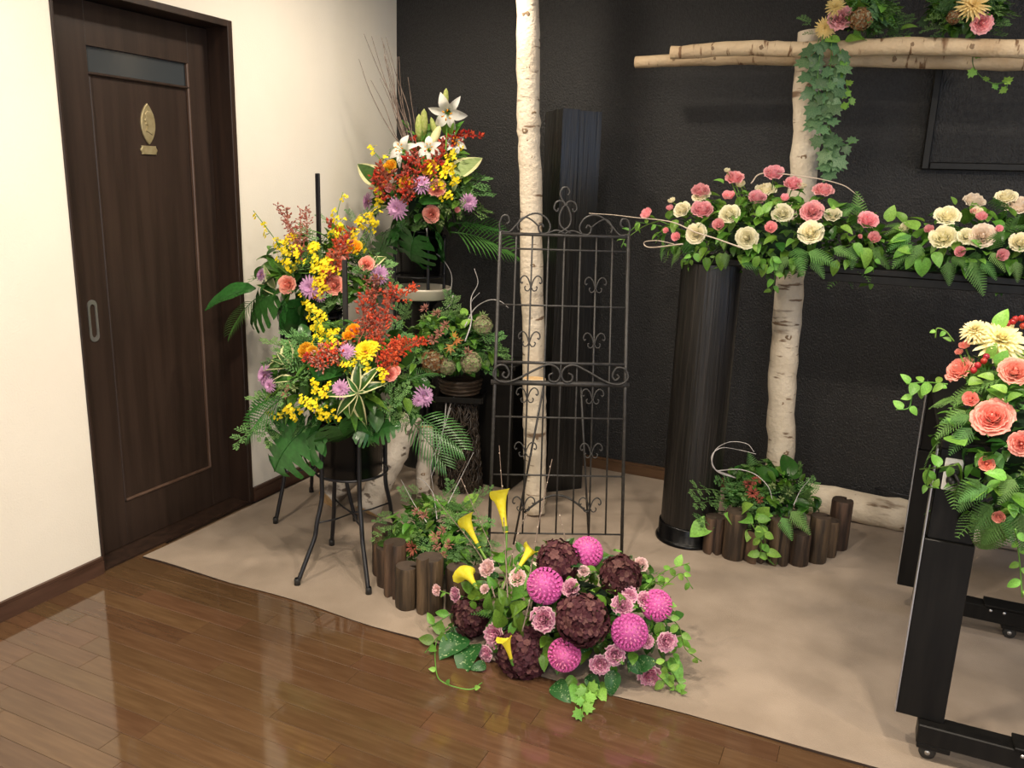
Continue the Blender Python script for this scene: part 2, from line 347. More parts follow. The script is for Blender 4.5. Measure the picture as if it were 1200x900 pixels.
plate_outline(pts[::-1], xf - .011, .007, -1.588, 1.540, m); m.build('name_plate', 'brass', d)
m = MB(); hz0, hz1, hy = .845, 1.0, -1.905
ring = [(hy + .020 * cos(a), z + .020 * sin(a)) for z, a0 in ((hz1 - .02, 0), (hz0 + .02, pi)) for a in [a0 + pi * k / 8 for k in range(9)]]
n = len(ring); inn = [(hy + (y - hy) * .55, (hz0 + hz1) / 2 + (z - (hz0 + hz1) / 2) * .80) for y, z in ring]
vs = [(xf, y, z) for y, z in ring] + [(xf + .003, y, z) for y, z in ring] + [(xf + .003, y, z) for y, z in inn] + [(xf - .006, y, z) for y, z in inn]
m.add(vs, [(k * n + i, k * n + (i + 1) % n, (k + 1) * n + (i + 1) % n, (k + 1) * n + i) for k in range(3) for i in range(n)] + [tuple(range(3 * n, 4 * n))], 0, False)
h = m.build('door_pull', 'steel', d); h['label'] = 'recessed satin steel finger pull'
# carpet sheet with a slightly wavy front edge
m = MB(); nx = 60; ed = lambda x: -1.893 + .010 * sin(x * 3.1) + .006 * sin(x * 9 + 1)
def cpos(u, v):
    x = .035 + u * (RX - .06); yf = ed(x); y = yf + v * (-.016 - yf)
    return (x, y, .004 + (.006 * max(0, sin(x * 5.3 + .6)) if v < .001 else 0))
m.grid(cpos, nx, 8)
for i in range(nx):
    a, b = cpos(i / nx, 0), cpos((i + 1) / nx, 0); m.add([a, b, (b[0], b[1] + .002, .0005), (a[0], a[1] + .002, .0005)], [(0, 3, 2, 1)], 1, False)  # dark strip below the front edge, its shadow line put into the colour
c_ = m.build('carpet', ['carpet', 'carpet_edge_shade']); tag(c_, 'beige felt carpet sheet laid over the wooden floor', 'carpet')
# lamps in the ceiling
lm = MB().lathe([(.060, -.004), (.075, -.012), (.078, 0)], 24).mesh('trim_ring', 'white'); lg = MB().disc(.060, -.006, 24, up=False).mesh('lamp_lens', emis('lamp_lens', (1, .88, .72), 8))
for lx, ly in LAMPS:
    t = thing('downlight', (lx, ly, RZ), 'round recessed ceiling downlight with white trim ring', 'lamp', 'ceiling downlights')
    put(lm, 'trim_ring', t, Matrix.Translation((lx, ly, RZ))); put(lg, 'lamp_lens', t, Matrix.Translation((lx, ly, RZ)))
# ------------------------------------------------------------------ pillars, birch poles, cross
def bark_tube(path, rads, seed, n=16, k=7, m=0):
    rnd = random.Random(seed); P = smooth_path(path, k); mb = MB(); N = len(P); R = []
    for i in range(N):
        t = i / (N - 1) * (len(rads) - 1); j = min(int(t), len(rads) - 2); q = t - j
        R.append((rads[j] * (1 - q) + rads[j + 1] * q) * rnd.uniform(.95, 1.05))
        P[i] = P[i] + V3((rnd.uniform(-1, 1), rnd.uniform(-1, 1), rnd.uniform(-1, 1))) * rads[0] * .06
    mb.tube(P, R, n, m, cap=False)
    o = len(mb.v) - N * n
    mb.f.append(tuple(o + i for i in range(n))[::-1]); mb.m.append(1); mb.sm.append(False)
    mb.f.append(tuple(o + (N - 1) * n + i for i in range(n))); mb.m.append(1); mb.sm.append(False)
    return mb, P, R
def knots(parent, P, R, spec, seed=1):
    for t, ang, s in spec:
        i = int(t * (len(P) - 2)); d = (P[i + 1] - P[i]).normalized(); x = V3((sin(ang), -cos(ang), 0)); x = (x - d * x.dot(d)).normalized()
        rk = random.Random(i); pk = [rk.uniform(.75, 1.2) for _ in range(12)]; MB().lathe([(0, .02), (.35, .10), (.7, .14), (.95, .05), (1.15, -.4)], 12, rf=lambda k, n, z: pk[k]).build('knot', 'knot', parent, frame(d, x, P[i] + x * (R[i] * .965), (s * .8, s * .75, s * .8)))
t = thing('birch_pole', (1.16, -.62, 0), 'tall pale birch trunk standing behind the trellis up to the ceiling', 'tree trunk')
mb, P, R = bark_tube([(1.158, -.62, .005), (1.113, -.62, .77), (1.066, -.62, 1.51), (1.050, -.62, 1.75), (1.030, -.62, 2.2), (1.015, -.62, RZ)], [.052, .050, .047, .050, .047, .045], 3)
mb.build('trunk', ['birch', 'cut'], t)
knots(t, P, R, [(.30, .5, .014), (.45, .75, .010), (.57, .1, .018), (.62, 1.0, .016), (.72, .4, .010), (.80, .2, .020), (.5, .2, .008), (.25, .2, .010), (.67, .5, .008)])
t = thing('birch_post', (1.205, -.75, 0), 'short birch post with freshly cut top standing in front of the tall trunk', 'tree trunk')
mb, P, R = bark_tube([(1.206, -.745, .005), (1.196, -.745, .25), (1.186, -.745, .45), (1.178, -.745, .635)], [.046, .049, .052, .050], 8)
mb.build('trunk', ['birch', 'cut'], t); knots(t, P, R, [(.55, .6, .009), (.35, .2, .008), (.8, .3, .008)])
t = thing('birch_cross', (2.2, -.35, 0), 'birch trunk with birch poles lashed across it like a cross', 'tree trunk')
mb, P, R = bark_tube([(2.215, -.35, .005), (2.200, -.35, .31), (2.170, -.35, .70), (2.156, -.35, 1.1), (2.160, -.35, 1.6), (2.135, -.35, 1.9), (2.128, -.35, 2.075)], [.062, .060, .058, .058, .054, .052, .049], 5)
mb.build('trunk', ['birch', 'cut'], t); knots(t, P, R, [(.42, .3, .018), (.62, .4, .022), (.7, .1, .018), (.78, .7, .022), (.85, .2, .014), (.2, .5, .016), (.3, .1, .012)])
mb, P, R = bark_tube([(1.60, -.437, 2.002), (1.9, -.440, 2.010), (2.12, -.437, 1.998), (2.5, -.437, 1.998), (2.86, -.437, 1.978), (3.4, -.437, 1.97)], [.026, .029, .030, .031, .031, .03], 9, 12)
mb.build('crossbeam', ['beam', 'cut'], t); knots(t, P, R, [(.12, .5, .010), (.28, -.2, .012), (.45, .3, .012), (.62, .2, .010), (.75, .4, .012)])
mb, P, R = bark_tube([(1.40, -.265, 1.995), (1.8, -.265, 1.998), (2.1, -.265, 1.99), (2.5, -.265, 1.972), (2.88, -.265, 1.955), (3.4, -.265, 1.95)], [.024, .026, .028, .030, .030, .03], 10, 12)
mb.build('crossbeam', ['beam', 'cut'], t); knots(t, P, R, [(.1, .3, .009), (.2, .1, .008), (.6, .2, .012)])

def prism(m, pts, z0, z1, mi=0, bev=.004):
    n = len(pts); c = V3((sum(p[0] for p in pts) / n, sum(p[1] for p in pts) / n, 0))
    ins = [V3((p[0], p[1], 0)) + (c - V3((p[0], p[1], 0))).normalized() * bev for p in pts]
    vs = [(p[0], p[1], z0) for p in pts] + [(p[0], p[1], z1 - bev) for p in pts] + [(p.x, p.y, z1) for p in ins]
    m.add(vs, [(k * n + i, k * n + (i + 1) % n, (k + 1) * n + (i + 1) % n, (k + 1) * n + i) for k in (0, 1) for i in range(n)] + [tuple(range(2 * n, 3 * n)), tuple(range(n))[::-1]], mi, False)
# square pillar of charred boards, turned on its corner
c0 = V3((1.15, -.474, 0)); a_ = V3((.70, .714, 0)); b_ = V3((-.714, .70, 0)); sd = .19
t = thing('square_pillar', (1.15, -.34, 0), 'tall square black wooden pillar standing behind the trellis', 'pillar')
mk = lambda u0, u1, v0, v1: [tuple((c0 + a_ * u + b_ * v)[:2]) for u, v in ((u0, v0), (u1, v0), (u1, v1), (u0, v1))]
m = MB(); prism(m, mk(.008, sd - .008, .008, sd - .008), 0, 1.775); m.build('core', 'char', t)
for u0, u1, v0, v1, z0, z1 in ((0, .083, 0, .012, 0, 1.785), (.0845, sd, 0, .012, 0, 1.50), (.0845, sd, 0, .012, 1.5015, 1.78), (0, .012, .0125, .10, 0, 1.784), (0, .012, .1015, sd, 0, 1.781), (sd - .012, sd, .0125, sd, 0, 1.78), (.0125, sd - .0125, sd - .012, sd, 0, 1.78)):
    m = MB(); prism(m, mk(u0, u1, v0, v1), z0, z1, 0, .0015); m.build('board', 'char', t)
t = thing('low_pedestal', (.90, -.42, 0), 'low square black pedestal behind the tall birch trunk', 'pedestal')
m = MB(); m.box(.80, .985, -.53, -.33, .005, .60, 0, .004); m.build('body', 'black', t); m = MB(); m.box(.79, .995, -.54, -.32, .60, .625, 0, .004); m.build('top', 'black', t)
t = thing('round_pillar', (1.885, -.66, .0045), 'round black pillar with vertical ribs under the rose garland', 'pillar')
m = MB(); rf = lambda k, n, z: 1 + (.012 if k % 2 else -.010)
m.lathe([(.117, .04), (.117, 1.175)], 90, (1.885, -.66, .0045), 0, rf); m.disc(.117, 1.175, 90, (1.885, -.66, .0045), 0, True, rf); m.build('shaft', 'ribbed', t)
m = MB(); m.lathe([(.136, 0), (.137, .008), (.131, .015), (.126, .018), (.126, .075), (.122, .080), (.115, .081)], 48, (1.885, -.66, .0045)); m.build('base_ring', 'gloss', t)
t = thing('altar_shelf', (2.6, -.66, 1.18), 'long black shelf board carrying the rose garlands', 'shelf')
m = MB(); m.box(1.82, 3.62, -.74, -.54, 1.180, 1.205, 0, .003); m.build('board', 'black', t); m = MB(); m.box(2.30, 3.3, -.735, -.72, 1.150, 1.180, 0, .002); m.build('apron', 'black', t)
t = thing('round_pillar', (3.45, -.66, .0045), 'round black pillar carrying the far end of the altar shelf', 'pillar')
m = MB(); m.lathe([(.117, .04), (.117, 1.175)], 90, (3.45, -.66, .0045), 0, rf); m.disc(.117, 1.175, 90, (3.45, -.66, .0045), 0, True, rf); m.build('shaft', 'ribbed', t)
m = MB(); m.lathe([(.136, 0), (.137, .008), (.126, .018), (.126, .075), (.115, .081)], 48, (3.45, -.66, .0045)); m.build('base_ring', 'gloss', t)
t = thing('wall_panel', (3.1, -.01, 1.57), 'black framed panel mounted on the dark back wall under the birch beam', 'panel')
for x0, x1, z0, z1 in ((2.595, 2.625, 1.572, 2.02), (2.625, 3.6, 1.572, 1.602), (2.625, 3.6, 1.99, 2.02), (3.6, 3.63, 1.572, 2.02)): MB().box(x0, x1, -.045, -.001, z0, z1, 0, .004).build('frame_rail', 'black', t)
MB().box(2.62, 3.605, -.016, -.001, 1.597, 1.995).build('panel', 'black_wall', t)
t = thing('birch_log', (2.85, -.11, 0), 'pale birch log lying on the carpet against the black wall', 'log')
mb, P, R = bark_tube([(2.32, -.105, .074), (2.7, -.10, .072), (3.1, -.10, .074), (3.5, -.10, .072)], [.074, .072, .073, .072], 12, 18); mb.build('trunk', ['birch', 'cut'], t)
o = MB().tube(smooth_path([(2.60, -.03, .149), (2.66, -.07, .158), (2.72, -.075, .156), (2.80, -.05, .150), (2.9, -.06, .152), (3.1, -.05, .150)]), .0045, 8).build('power_cable', 'rod'); tag(o, 'thin black cable lying on the birch log by the wall', 'cable')

# ------------------------------------------------------------------ leaning birch logs, wicker pedestal
for nm, a, b, r0, r1, sd_, lab in (('birch_log', (.575, -1.155, .035), (.625, -.87, .40), .058, .055, 21, 'thick grey birch log leaning beside the black flower stand'),
                                   ('birch_log', (.345, -1.13, .034), (.50, -.80, .33), .050, .050, 22, 'long birch log leaning behind the thick grey log'),
                                   ('birch_log', (.690, -.86, .002), (.655, -.79, .345), .034, .036, 23, 'slim birch log standing upright before the wicker column')):
    t = thing(nm, a, lab, 'log', None)
    A, B = V3(a), V3(b); mb, P, R = bark_tube([A, A.lerp(B, .33) + rv() * .006, A.lerp(B, .66) + rv() * .006, B], [r0, r0, r1, r1], sd_, 14); mb.build('trunk', ['birch_g', 'cut'], t)
    knots(t, P, R, [(.4, .5, .013), (.7, -.2, .009), (.2, .2, .009)])
pc = V3((.745, -.60, 0))
t = thing('wicker_pedestal', pc, 'dark woven wicker column with a square black top', 'pedestal')
rnd = random.Random(4); m = MB()
for k in range(64):
    s_ = 1 if k % 2 else -1; a0 = k / 64 * 2 * pi; z0 = rnd.uniform(-.05, .1); pts = []
    for j in range(15):
        z = j / 14 * .45; r = .105 - .040 * z / .45 + (.006 if (j + k) % 2 else -.003); a = a0 + s_ * (z * rnd.uniform(3.0, 5.0)) + rnd.uniform(-.10, .10)
        pts.append((pc.x + r * cos(a), pc.y + r * sin(a), z))
    m.tube(pts, rnd.uniform(.003, .0055), 5)
o = m.build('wicker_weave', 'wicker', t); o['kind'] = 'stuff'
for z in (.004, .445): m = MB(); m.tube([(pc.x + (.106 if z < .1 else .068) * cos(a), pc.y + (.106 if z < .1 else .068) * sin(a), z) for a in [2 * pi * k / 24 for k in range(25)]], .006, 6); m.build('hoop', 'wicker', t)
m = MB(); ang = radians(20); R2 = Matrix.Translation(pc) @ Matrix.Rotation(ang, 4, 'Z')
m.box(-.105, .105, -.105, .105, .452, .468, 0, .003); m.build('top_board', 'black', t, R2)
for k in range(4): MB().box(-.108, .108, -.115, -.103, .455, .482, 0, .003).build('rim', 'black', t, R2 @ Matrix.Rotation(k * pi / 2, 4, 'Z'))
t = thing('planter_basket', (pc.x - .01, pc.y, .469), 'shallow dark planter basket on the square pedestal top', 'basket')
m = MB(); m.lathe([(0, .470), (.080, .470), (.094, .50), (.100, .545), (.104, .552), (.094, .552), (.088, .52), (0, .52)], 28, (pc.x - .01, pc.y, 0)); m.build('bowl', 'bowl', t)
for z, r in ((.485, .089), (.505, .097), (.525, .100), (.545, .103)): MB().tube([(pc.x - .01 + r * cos(a), pc.y + r * sin(a), z) for a in [2 * pi * k / 28 for k in range(29)]], .005, 6).build('woven_band', 'bowl', t)

# ------------------------------------------------------------------ flower stands
def flower_stand(c, z0, z1, r, feet, rod, rod_top, label, brace=.2):
    c = V3(c); t = thing('flower_stand', c, label, 'flower stand')
    m = MB(); m.lathe([(0, z0), (r * .86, z0), (r * .90, z0 + .006), (r, z1 - .01), (r * 1.04, z1 - .008), (r * 1.04, z1), (r * .96, z1), (r * .92, z1 - .06), (0, z1 - .06)], 36, c); p = m.build('pot', 'gloss', t); p['label'] = 'glossy black pot held by the stand'
    pts = []
    for fx, fy in feet:
        f = V3((fx, fy, .0045)); d = (f - V3((c.x, c.y, 0))).normalized(); hip = V3((c.x, c.y, 0)) + d * r * 1.10
        kz = min(.20, z0 * .5); knee = hip.lerp(f, .22); knee.z = kz
        q = [V3((hip.x, hip.y, z1 - .02)), V3((hip.x, hip.y, z0)), V3((hip.x * .9 + knee.x * .1, hip.y * .9 + knee.y * .1, (z0 + kz) / 2 + .02)), knee + V3((0, 0, .03)), knee.lerp(f, .12), knee.lerp(f, .5), f + V3((0, 0, .004))]
        MB().tube(smooth_path(q, 4), .0085, 8).build('leg', 'rod', t)
        MB().lathe([(0, 0), (.0115, 0), (.0115, .022), (.009, .026)], 12, f).build('rubber_foot', 'rubber', t)
        pts.append(V3((knee.x, knee.y, kz + .03)))
    for z in (z0 + .01, z1 - .03): MB().tube([(c.x + r * 1.06 * cos(a), c.y + r * 1.06 * sin(a), z) for a in [2 * pi * k / 32 for k in range(33)]], .005, 6).build('hoop', 'rod', t)
    cc = V3((c.x, c.y, pts[0].z - .012))
    for q in pts: MB().tube([q, q.lerp(cc, .5) - V3((0, 0, .006)), cc], .0035, 6).build('brace', 'rod', t)
    m = MB(); m.box(rod[0] - .010, rod[0] + .010, rod[1] - .005, rod[1] + .005, z0 + .02, rod_top, 0, .002); m.build('sign_rod', 'rod', t)
    return t
flower_stand((.765, -1.53, 0), .375, .60, .128, [(.70, -1.785), (.968, -1.72), (.605, -1.45), (.885, -1.335)], (.742, -1.52), 1.175, 'black metal flower stand with bent legs before the birch logs')
flower_stand((.345, -1.205, 0), .66, .93, .125, [(.262, -1.385), (.168, -1.02), (.545, -1.20)], (.385, -1.20), 1.475, 'tall black flower stand beside the wooden door')
flower_stand((.385, -.40, 0), .985, 1.22, .115, [(.24, -.56), (.22, -.24), (.56, -.26), (.545, -.53)], (.372, -.42), 1.80, 'tallest black flower stand in the corner of the two walls')
t = thing('white_dish', (.405, -.40, .86), 'shallow cream dish sitting inside the tallest flower stand', 'dish')
m = MB(); m.lathe([(0, .880), (.11, .880), (.132, .888), (.140, .925), (.146, .930), (.146, .940), (.134, .940), (.128, .905), (.10, .895), (0, .892)], 32, (.405, -.40, 0)); m.build('dish', 'cream', t)
m = MB(); m.lathe([(.10, 0), (.07, .03), (.05, .4), (.055, .84), (.09, .879), (0, .8795)], 28, (.405, -.40, 0)); m.build('pedestal_foot', 'black', t)

# ------------------------------------------------------------------ log edgings
def log_edge(spots, r, hs, label):
    c = V3((sum(s[0] for s in spots) / len(spots), sum(s[1] for s in spots) / len(spots), 0))
    t = thing('log_edging', c, label, 'log edging')
    for i, ((x, y), h_) in enumerate(zip(spots, hs)):
        q = r[i] if hasattr(r, '__len__') else r; rr = random.Random(i * 7 + int(x * 100)); ph = [rr.uniform(.95, 1.04) for _ in range(22)]
        sl = lambda k, n, z: (.22 if k == 0 else .97 if k in (1, n - 1) else 1) * ph[k]
        m = MB(); m.lathe([(q * .96, 0), (q, .01), (q * .98, h_ * .5), (q, h_ - .008), (q * .95, h_)], 22, (0, 0, 0), 0, sl); m.disc(q * .95, h_, 22, (0, 0, 0), 1, True, sl); m.disc(q * .96, 0, 22, (0, 0, 0), 1, False, sl)
        m.build('log', ['log', 'log_top'], t, Matrix.Translation((x, y, .0045)) @ Matrix.Rotation(rr.uniform(-1.6, 1.0), 4, 'Z'))
    return t
log_edge([(.925, -1.56), (.985, -1.630), (1.055, -1.680), (1.135, -1.730), (1.225, -1.725), (1.300, -1.665), (1.372, -1.62)], [.040, .036, .041, .041, .046, .040, .038], [.195, .15, .205, .155, .205, .16, .15], 'scorched log edging around the planting beside the black stand')
log_edge([(2.010, -.755), (2.098, -.765), (2.178, -.758), (2.266, -.735), (2.343, -.698), (2.408, -.635), (2.450, -.556), (2.475, -.455)], [.042, .046, .042, .043, .040, .041, .033, .044], [.155, .20, .135, .19, .135, .195, .155, .215], 'scorched log edging around the fern planting by the round pillar')

# ------------------------------------------------------------------ rolling stand at the right
t = thing('rolling_stand', (3.1, -1.3, 0), 'black wooden rolling stand with casters under the salmon rose arrangement', 'stand')
for yf, yn in ((-1.775, 'near'), (-.955, 'far')):
    m = MB(); m.box(2.697, 2.812, yf, yf + .035, .115, .62, 0, .002); m.build('post', 'black', t)
    m = MB(); m.box(2.694, 2.6968, yf - .0005, yf + .035, .115, .86, 0, .0); m.build('edge_strip', 'steel', t)
    m = MB(); m.box(2.703, 2.806, yf + .010, yf + .033, .62, .86, 0, .002); m.build('upper_post', 'black', t)
    m = MB(); m.box(2.752, 3.62, yf - .030, yf + .03, .060, .115, 0, .003); m.build('base_beam', 'black', t)
    m = MB(); m.box(2.97, 3.20, yf - .036, yf + .034, .1155, .124, 0, .002); m.build('joint_plate', 'black', t)
    for x in (2.785, 3.06, 3.55):
        m = MB(); m.box(x - .030, x + .05, yf - .028, yf + .028, .045, .0598, 0, .002); cb = m.build('caster_block', 'black', t)
        cw_ = MB().lathe([(0, -.009), (.014, -.009), (.0205, -.006), (.0215, 0), (.0205, .006), (.014, .009), (0, .009)], 20).build('caster_wheel', 'rubber', t, Matrix.Translation((x, yf, .0255)) @ Matrix.Rotation(pi / 2, 4, 'X'))
        MB().lathe([(0, -.0105), (.007, -.0105), (.007, .0105), (0, .0105)], 14).build('hub', 'steel', cw_, Matrix())
    for x in (2.99, 3.03, 3.15): MB().lathe([(0, .0015), (.004, .001), (.005, -.0005)], 10).build('screw', 'steel', t, Matrix.Translation((x, yf - .0365, .105)) @ Matrix.Rotation(pi / 2, 4, 'X'))
m = MB(); m.box(2.70, 3.62, -1.775, -.92, .861, .884, 0, .003); m.build('table_top', 'black', t)
m = MB(); m.box(3.49, 3.60, -1.775, -1.74, .1155, .861); m.build('post', 'black', t); m = MB(); m.box(3.49, 3.60, -.955, -.92, .1155, .861); m.build('post', 'black', t)
t = thing('wall_outlet', (2.735, -1.766, .77), 'white power outlet with a black plug on the near stand post', 'outlet')
m = MB(); m.box(2.716, 2.757, -1.772, -1.7655, .755, .838, 0, .002); m.build('cover_plate', 'white', t)
for z, s_ in ((.812, 1), (.785, .9)):
    pl_ = MB().lathe([(.015 * s_, 0), (.016 * s_, .012), (.011 * s_, .022), (.006, .034), (0, .034)], 18).build('plug', 'rubber', t, Matrix.Translation((2.737, -1.772, z)) @ Matrix.Rotation(pi / 2, 4, 'X'))
MB().tube(smooth_path([(2.737, -1.806, .812), (2.748, -1.812, .795), (2.765, -1.80, .765), (2.80, -1.79, .72), (2.85, -1.785, .68)]), .004, 7).build('cord', 'rubber', t)

# ------------------------------------------------------------------ wrought-iron trellis
TL = V3((1.2251, -1.3100, 0.004)); TU = V3((.48902, .24686, 0)); tb = V3((-.4506, .8927, 0)); tl = radians(6.5); TV = V3((0, 0, 1)) * cos(tl) + tb * sin(tl)
def TP(u, h): lo = .035 + .030 * h / 1.28; hi = 1.0 - .055 * h / 1.28; return TL + TU * (lo + (hi - lo) * u) + TV * h
t = thing('garden_trellis', TL + TU * .5, 'black wrought-iron garden trellis with scrolls standing before the birch trunk', 'trellis')
def bar(name, a, b, r): MB().tube([TP(*a), TP(*b)], r, 8).build(name, 'iron', t)
for u in (0, 1): bar('side_post', (u, 0), (u, 1.29), .0068)
for k in range(1, 8): bar('upright', (k / 8, .125), (k / 8, 1.28), .0036)
for h_, r in ((1.282, .0062), (1.228, .0036), (1.018, .0036), (.800, .0058), (.589, .0036), (.361, .0036), (.127, .0036)): bar('crossbar', (0, h_), (1, h_), r)
bar('shelf_bar', (-.03, .722), (1.03, .722), .0100)
def scroll(pts, r=.0036, off=.0): MB().tube([q - tb * off for q in smooth_path([TP(*p) for p in pts], 6)], r, 7).build('scroll', 'iron', t)
def spiral(cu, ch, r0, r1, a0, a1, n=14, ax=.5):   # ax: u per metre
    return [(cu + (r0 + (r1 - r0) * i / n) * cos(a0 + (a1 - a0) * i / n) / ax, ch + (r0 + (r1 - r0) * i / n) * sin(a0 + (a1 - a0) * i / n)) for i in range(n + 1)]
for cu in (.25, .75):
    for ch in (1.115, .905, .690, .478, .262):
        for s_ in (-1, 1):
            scroll([(cu, ch - .032), (cu + s_ * .02, ch + .000), (cu + s_ * .048, ch + .014), (cu + s_ * .074, ch + .008), (cu + s_ * .083, ch - .006), (cu + s_ * .073, ch - .014), (cu + s_ * .064, ch - .009)], .0026, .006)
            scroll([(cu, ch - .026), (cu + s_ * .018, ch - .041), (cu + s_ * .040, ch - .040), (cu + s_ * .048, ch - .029), (cu + s_ * .038, ch - .025)], .0024, .006)
for s_ in (-1, 1):
    f = lambda u, h: (.5 + s_ * u, h)
    # middle band scroll
    scroll([f(.43, .765), f(.445, .752), f(.415, .742), f(.395, .762), f(.43, .79), f(.49, .785), f(.515, .752), f(.46, .728), f(.36, .733), f(.20, .775), f(.10, .797), f(.03, .785), f(.005, .757), f(.03, .733), f(.08, .735), f(.09, .755), f(.06, .765)], .0042, .012)
    # crest
    scroll([f(.50, 1.285), f(.51, 1.315), f(.49, 1.345), f(.45, 1.348), f(.435, 1.328), f(.455, 1.318)], .0036)
    scroll([f(.50, 1.292), f(.43, 1.290), f(.36, 1.325), f(.29, 1.352), f(.22, 1.360), f(.15, 1.345), f(.115, 1.315), f(.135, 1.290), f(.19, 1.290), f(.205, 1.312), f(.18, 1.322), f(.165, 1.310)], .0036)
    scroll([f(.21, 1.315), f(.26, 1.335), f(.31, 1.345), f(.35, 1.335), f(.37, 1.312), f(.36, 1.296)], .0032)
    scroll([f(.0 - .05, 1.290), f(.03, 1.315), f(.045, 1.35), f(.02, 1.385), f(-.015, 1.398)], .0036)
    scroll([f(-.01, 1.39), f(.03, 1.408), f(.075, 1.402), f(.088, 1.380), f(.065, 1.370), f(.055, 1.382)], .0036)
    scroll([f(.0, 1.289), f(.06, 1.300), f(.14, 1.288)], .0034)
scroll([(.5, 1.398), (.47, 1.415), (.455, 1.435), (.475, 1.455), (.51, 1.458), (.53, 1.442), (.515, 1.430)], .0036)
# rear support: two rods and an arch
for u0, u1 in ((.38, .20), (.66, .79)): MB().tube([TP(u0, .722) + tb * .012, TP(u1, .02) + tb * .14], .0045, 7).build('rear_leg', 'iron', t)
arc = [(.27 + .5 * k / 12, .17 + .075 * sin(pi * k / 12)) for k in range(13)]
MB().tube([TP(*p) + tb * .10 for p in arc], .0045, 7).build('arch', 'iron', t)
# ------------------------------------------------------------------ plant meshes (unit size; flowers face +Z, leaves grow along +Y)
def g_rose(seed, layers=6, ruffle=.03, edge=False, openness=1.):
    rd = random.Random(seed); m = MB()
    for li in range(layers):
        s = (li + .6) / layers; n = 2 + (li + 1) // 2 + (1 if li > 2 else 0); R = .10 + .90 * s ** 1.1; H = .95 - .42 * s * openness; ph0 = rd.uniform(0, 6)
        for k in range(n):
            ph = ph0 + 2 * pi * k / n + rd.uniform(-.3, .3); hw = pi / n * rd.uniform(1.05, 1.4); tl_ = rd.uniform(.84, 1.10); w0 = rd.uniform(0, 6); R_ = R * rd.uniform(.92, 1.06)
            def P(u, v):
                a = (u * 2 - 1); ww = hw * (.55 + .45 * sin(pi * min(1, .15 + .62 * v))) ; ang = ph + a * ww
                top = 1 - .34 * abs(a) ** 2.2
                rad = R_ * (.32 + .68 * sin(min(1., v * 1.1) * pi / 2) ** .9) * (1 - .10 * (1 - s) * v) + max(0, v - .72) * .42 * s * openness
                z = -.52 + (1.02 - .50 * s * s * openness) * v * tl_ * top - max(0, v - .80) * .75 * s * openness + ruffle * sin(a * 9 + w0) * v
                rad += ruffle * cos(a * 11 + w0) * v
                return (rad * cos(ang), rad * sin(ang), z)
            m.grid(P, 6, 6, 0, (lambda i, j: 1 if j == 5 else 0) if edge else None)
    m.lathe([(0, .36), (.06, .33), (.10, .22), (.2, -.3)], 8); m.lathe([(0, -.62), (.18, -.58), (.28, -.42), (.32, -.25)], 8, m=2 if edge else 1)
    return m
def g_dahlia(n=150):
    m = MB(); ga = pi * (3 - sqrt(5))
    for i in range(n):
        z = 1 - 1.62 * (i + .5) / n; r = sqrt(max(0, 1 - z * z)); a = i * ga; d = V3((r * cos(a), r * sin(a), z)); q = (i / n)
        up = (V3((0, 0, 1)) - d * z); up = up.normalized() if up.length > .05 else V3((cos(a), sin(a), 0)); side = d.cross(up); w = .055 + .075 * min(1, q * 2.2); L_ = .10 + .16 * min(1, q * 2)
        b = d * .80; c = d * 1.0; tip = d * (1.0 + .04) - up * (L_ * .4); 
        vs = [b, c - side * w + d * .04 + up * .02, c + side * w + d * .04 + up * .02, tip - side * w * .75, tip + side * w * .75, tip - up * .07 - d * .02, c - d * .05]
        m.add(vs, [(0, 1, 6), (0, 6, 2), (1, 3, 5, 6), (6, 5, 4, 2)], 1 if i < 12 else 0, False)
    m.lathe([(0, -.72), (.5, -.6), (.74, -.3), (.80, 0), (.74, .4), (.5, .66), (0, .80)], 14); return m
def g_mum(rings, n, w, cup=.35, tip=.6, seed=1):
    m = MB(); rd = random.Random(seed)
    for r in range(rings):
        L_ = 1 - .62 * r / rings; el = -.05 + cup * 1.5 * (r / max(1, rings - 1)) ** 1.1
        for k in range(n):
            a = 2 * pi * (k + .5 * (r % 2)) / n + rd.uniform(-.06, .06); e = el + rd.uniform(-.08, .08); d = V3((cos(a), sin(a), 0)); s = V3((-sin(a), cos(a), 0)); L2 = L_ * rd.uniform(.93, 1.04)
            pt = lambda t, h: d * (L2 * t * cos(e)) + V3((0, 0, L2 * t * sin(e) + .10 * sin(pi * t) + .02 * r + h))
            vs = [pt(.08, 0) - s * w * .4, pt(.08, 0) + s * w * .4, pt(.55, 0) - s * w, pt(.55, -.03), pt(.55, 0) + s * w, pt(.86, .01) - s * w * .9 * tip, pt(.86, -.01), pt(.86, .01) + s * w * .9 * tip, pt(1, 0)]
            m.add(vs, [(0, 1, 3), (0, 3, 2), (1, 4, 3), (2, 3, 6, 5), (3, 4, 7, 6), (5, 6, 8), (6, 7, 8)])
    m.lathe([(0, -.35), (.12, -.25), (.22, -.08), (.30, 0)], 10, m=1); return m
def g_eye(r=.2, h=.14): return MB().lathe([(r, .02), (r * .95, h * .6), (r * .6, h), (0, h * .9)], 12)
